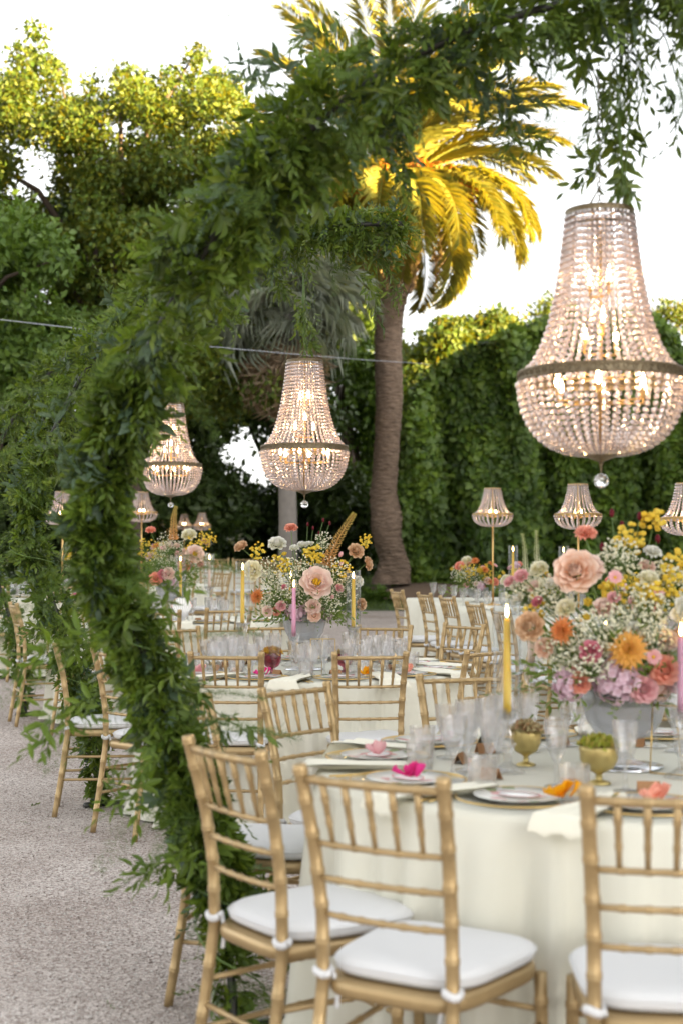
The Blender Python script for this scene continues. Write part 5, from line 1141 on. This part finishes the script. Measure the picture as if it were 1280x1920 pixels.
def napkin_mesh():
    mb = MB(); nx, ny = 8, 26; vs = []
    for j in range(ny + 1):
        v = j / ny; y = .17 - .40 * v                       # lies on the table, its end hangs over the edge
        z = .006; yy = y
        if v > .80: q = (v - .80) / .2; yy = .17 - .40 * .80 - .018 * q; z = .006 - .040 * q
        for i in range(nx + 1):
            u = -1 + 2 * i / nx; wv = (.042 + .040 * v) * (1 + .1 * math.sin(v * 7)); vs.append((u * wv + .012 * math.sin(v * 6), yy, z + .020 * abs(math.sin(u * 4 + v * 2)) * (1 - .5 * v) + .004))
    n = nx + 1; mb.add(vs, [(j * n + i, j * n + i + 1, (j + 1) * n + i + 1, (j + 1) * n + i) for j in range(ny) for i in range(nx)]); b = len(mb.v)
    mb.add([(x, y, z - .005) for x, y, z in vs], [(j * n + i, (j + 1) * n + i, (j + 1) * n + i + 1, j * n + i + 1) for j in range(ny) for i in range(nx)]); return mb.mesh('napkin', M_napkin)
NAP = napkin_mesh()
def fork_mesh():
    mb = MB(); mb.tube([(0, -.10, .003), (0, .02, .004), (0, .05, .006)], [.004, .0026, .006], 6, True, .5)
    for k in range(4): mb.tube([((k - 1.5) * .005, .048, .006), ((k - 1.5) * .0055, .10, .005)], [.0018, .001], 4)
    return mb.mesh('fork', M_goldmetal)
def knife_mesh():
    mb = MB(); mb.tube([(0, -.11, .003), (0, 0, .003), (0, .02, .003)], [.0045, .0035, .003], 6, True, .6); mb.add([(-.004, .02, .002), (.006, .02, .002), (.006, .10, .002), (-.002, .115, .002), (-.004, .02, .004), (.006, .02, .004), (.006, .10, .004), (-.002, .115, .004)], [(0, 3, 2, 1), (4, 5, 6, 7), (0, 1, 5, 4), (1, 2, 6, 5), (2, 3, 7, 6), (3, 0, 4, 7)]); return mb.mesh('knife', M_goldmetal)
FORK, KNIFE = fork_mesh(), knife_mesh()
def ribbon_mesh():
    mb = MB(); r = random.Random(4)
    for k in range(7): petal(mb, Matrix.Translation((r.uniform(-.02, .02), r.uniform(-.01, .01), .004)) @ petal_M(r.uniform(0, 6.28), r.uniform(.1, .9), .0, 0), .045, .035, .2, .3, .15, 3, 3, r)
    return mb
RIB = {c: ribbon_mesh().mesh('ribbon_bow', m) for c, m in (('orange', P_yellow), ('pink', P_pink), ('magenta', P_hot), ('coral', P_coral))}
for c, m in (('orange', petalmat('orange_ribbon', (.85, .36, .01), (.88, .42, .01))),): RIB[c].materials.clear(); RIB[c].materials.append(m)
def card_mesh():
    mb = MB(); mb.add([(-.03, -.018, 0), (.03, -.018, 0), (.03, 0, .032), (-.03, 0, .032), (.03, .018, 0), (-.03, .018, 0), (-.03, -.015, 0), (.03, -.015, 0), (.03, 0, .028), (-.03, 0, .028), (.03, .015, 0), (-.03, .015, 0)], [(0, 1, 2, 3), (3, 2, 4, 5), (6, 9, 8, 7), (9, 11, 10, 8), (0, 6, 7, 1), (4, 10, 11, 5), (0, 3, 9, 6), (3, 5, 11, 9), (1, 7, 8, 2), (2, 8, 10, 4)]); return mb.mesh('place_card', M_wood, False)
CARD = card_mesh(); PLATE = {'p': plate_proto(), 'first': True}
def place(c, deg, desc, rib=None, R=.9, full=True, pl=None):
    base_d = desc; desc = '%s of the %s' % (pl or 'place', desc) if pl else desc
    a = math.radians(deg); rx = Vector((math.cos(a), math.sin(a), 0)); tx = Vector((-rx.y, rx.x, 0)); z = Vector((0, 0, TZ + .002)); rz = a + PI / 2
    def at_(r, s): return c + rx * r + tx * s + z
    g = 'place settings on the ' + base_d
    lab = 'gold-rimmed glass plate at the ' + desc
    if PLATE['first']: o = PLATE['p']; o.location = at_(R - .17, 0); o.rotation_euler = (0, 0, rz); o['label'] = lab; o['group'] = g; PLATE['first'] = False
    else: copy_tree(PLATE['p'], None, at_(R - .17, 0), rz, lab, g)
    if full:
        tag(link('napkin', NAP, None, at_(R - .128, .21), (0, 0, rz)), 'cream napkin at the ' + desc, 'napkin', g)
        for s in (-.19,): tag(link('fork', FORK, None, at_(R - .15, s), (0, 0, rz)), 'gold fork at the ' + desc, 'fork', g); tag(link('knife', KNIFE, None, at_(R - .15, s - .022), (0, 0, rz)), 'gold knife at the ' + desc, 'knife', g)
        j = random.uniform(-.02, .02); tag(link('place_card', CARD, None, at_(R - .42, .02 + j), (0, 0, rz + random.uniform(-.6, .6))), 'brown folded place card at the ' + desc, 'place card', g)
    for qi, (me, r_, s, nm) in enumerate(((GOB, R - .36, -.10, 'goblet'), (FLU, R - .43, -.02, 'wine_glass'), (TUM, R - .30, -.17, 'tumbler'), (GOB, R - .43, -.15, 'goblet'), (FLU, R - .50, -.09, 'wine_glass'))):
        gp = at_(r_, s); gx = 640 + gp.x / gp.y * F
        if c is T1 and (abs(gx - 1122) < 42 or abs(gx - 985) < 34) and gp.y < 4.2: continue
        tag(link(nm, me, None, at_(r_ + random.uniform(-.015, .015), s + random.uniform(-.015, .015)), (0, 0, random.random())), ({'goblet': 'crystal goblet at the ', 'wine_glass': 'crystal wine glass at the ', 'tumbler': 'crystal tumbler at the '}[nm] if qi < 3 else 'goblet behind the tumbler at the ' if qi == 3 else 'inner wine glass at the ') + desc, nm.replace('_', ' '), 'glassware on the ' + base_d)
    if rib: tag(link('ribbon_bow', RIB[rib], None, at_(R - .17, .0 if rib != 'orange' else .10) + Vector((0, 0, .02)) - tx * (-.02), (0, 0, rz)), '%s ribbon lying on a plate of the %s' % (rib, base_d), 'ribbon')
for deg, rib in ((263, 'coral'), (238, 'orange'), (207, 'magenta'), (170, 'pink'), (138, 'place beside the arch'), (104, 'place behind the glasses'), (70, 'place behind the flowers')): place(T1, deg, D1, rib if rib in RIB else None, pl=rib + ' ribbon place' if rib in RIB else rib)
for deg, rib in ((253, 'magenta'), (287, 'orange'), (221, 'pink'), (189, 'free chair place'), (318, 'coral'), (352, 'long table side'), (25, 'right place'), (60, 'far side place'), (95, 'place behind the flowers'), (130, 'left taper place'), (160, 'place by the arch')): place(T2, deg, D2, rib if rib in RIB else None, pl=rib + ' ribbon place' if rib in RIB else rib)
for deg, rib in ((270, 'front place'), (300, 'right place'), (335, 'hurricane glass place'), (235, 'left place'), (200, 'place by the arch')): place(T3, deg, D3, None, pl=rib)
for deg, rib in ((260, 'orange'), (295, 'magenta'), (225, 'pink'), (330, 'bare place')): place(T8, deg, 'table between the arches', rib if rib in RIB else None, .85, pl=rib + ' ribbon place' if rib in RIB else rib)
for k in range(7):
    Y = 13.6 - .62 * k
    for sd in (1, -1):
        p = lt_pt(Y, .30 * sd)
        for me, d_, nm in ((GOB, (.0, .0), 'goblet'), (FLU, (-.08, .05), 'wine_glass')):
            tag(link(nm, me, None, p + Vector((d_[0], d_[1], TZ + .004))), {'goblet': 'cut crystal goblet on the long lamp table', 'wine_glass': 'tall cut crystal wine glass on the long lamp table'}[nm], nm.replace('_', ' '), 'glassware on the long lamp table')
# gold compotes with moss
def compote(p, R, H, label, mat, mossy=True, moss=None):
    t = thing('compote_bowl', label, 'bowl', p); mb = MB(); mb.lathe([(R * .62, 0), (R * .62, .004), (R * .3, .010), (R * .16, H * .12), (R * .2, H * .17), (R * .15, H * .23), (R * .24, H * .28), (R * .72, H * .40), (R * .96, H * .62), (R, H * .9), (R * .96, H), (R * .9, H * .98), (R * .85, H * .7), (R * .4, H * .5), (.002, H * .46)], 32); mb.build('cup', mat, t)
    lv = Leaves(); n = 420; a = rng.uniform(0, 6.28, n); rr = R * .97 * np.sqrt(rng.random(n)); P = np.stack([rr * np.cos(a), rr * np.sin(a), H * .96 + .20 * H * (1 - (rr / R) ** 2)], 1); D = rng.normal(size=(n, 3)) * .7; D[:, 2] += .6; lv.add(P, D, rdir(n), .020, .012); tag(lv.build('moss', moss or M_moss, t), kind='stuff')
p = at(985, 1434, 4.24); compote((p.x, 4.24, TZ + .002), .046, .105, 'gold compote with dried brown and cream filling behind the tumblers', M_compote, moss=leafmat('dry_filling', [(.30, .24, .10), (.55, .48, .28), (.40, .20, .10)], .1))
p = at(1122, 1468, 3.89); compote((p.x, 3.89, TZ + .002), .053, .105, 'gold compote topped with bright green moss', M_compote)
p = at(510, 1240, 7.55); compote((p.x, 7.55, TZ + .002), .05, .12, 'mauve glass compote with a yellow flower in front of the peony bowl', M_mauveglass, moss=leafmat('yellow_filling', [(.75, .5, .03), (.6, .3, .1)], .2))
p = at(645, 1230, 7.75); compote((p.x, 7.75, TZ + .002), .046, .10, 'mauve compote with dried flowers beside the yellow taper', M_mauveglass, moss=leafmat('dry_filling_b', [(.45, .33, .12), (.55, .42, .22)], .1))
# shell-shaped plate standing on the third table
t = thing('shell_plate', 'white fan-shaped shell plate with a pink rim standing upright', 'plate', (T3.x + .16, T3.y - .62, T3.z + TZ + .002))
mb = MB(); n = 18; vs = [(0, 0, 0)] + [((.075 + .006 * (k % 2)) * math.sin(-1.35 + 2.7 * k / n), .012 * (k % 2), .10 + (.10 + .006 * (k % 2)) * math.cos(-1.35 + 2.7 * k / n)) for k in range(n + 1)]
mb.add(vs, [(0, k + 1, k + 2) for k in range(n)]); mb.add([(x, y + .006, z) for x, y, z in vs], [(0, k + 2, k + 1) for k in range(n)]); o = mb.build('shell', M_card, t, False, rot=(-.2, 0, .15))
mb = MB(); mb.tube([Vector(v) + Vector((0, .003, 0)) for v in vs[1:]], .0028, 6); mb.build('rim', P_coral, o)
# framed table cards
def frame_(p, rz, label):
    t = thing('table_card_frame', label, 'frame', p, rz); mb = MB(); w_, h_ = .13, .19
    for a, b in (((-w_ / 2, 0, 0), (w_ / 2, 0, 0)), ((w_ / 2, 0, 0), (w_ / 2, .03, h_)), ((w_ / 2, .03, h_), (-w_ / 2, .03, h_)), ((-w_ / 2, .03, h_), (-w_ / 2, 0, 0))): mb.tube([a, b], .0022, 5)
    mb.tube([(0, .03, h_), (0, .10, 0)], .002, 5); mb.build('gold_frame', M_goldmetal, t); mb = MB(); mb.box((0, .015, h_ / 2), (w_ - .006, .002, h_ - .006), Matrix.Translation((0, 0, 0))); mb.build('glass_pane', M_glass, t, False)
p = at(606, 1242, 7.5); frame_((p.x, 7.5, TZ + .003), .1, 'thin gold frame with a clear pane before the peony bowl')
p = at(1260, 1440, 4.05); frame_((p.x, 4.05, TZ + .003), -.5, 'thin gold frame leaning by the hydrangea bowl')
# leaves dropped on the gravel
for i, (x, y, r_) in enumerate(((90, 1552, .4), (60, 1512, 1.2), (222, 1890, 2.0), (200, 1528, .1), (62, 1542, 2.6))):
    d = F * CAMH / (y - 1050); mb = MB(); lv = Leaves(); rng = np.random.default_rng(i); sprig_leaves(lv, np.zeros((1, 3)), np.array([[1.0, 0, .05]]), np.array([.09]), 5, .035, .013, 'fine', .02, .6, .15)
    lv.V = [np.stack([v[:, 0], v[:, 1], np.abs(v[:, 2]) * .5], 1) for v in lv.V]
    o = lv.build('fallen_sprig', M_garl, None, loc=((x - 640) * d / F, d, .008), rot=(0, 0, r_)); tag(o, 'small green sprig dropped on the gravel', 'leaf', 'green sprigs dropped on the gravel')
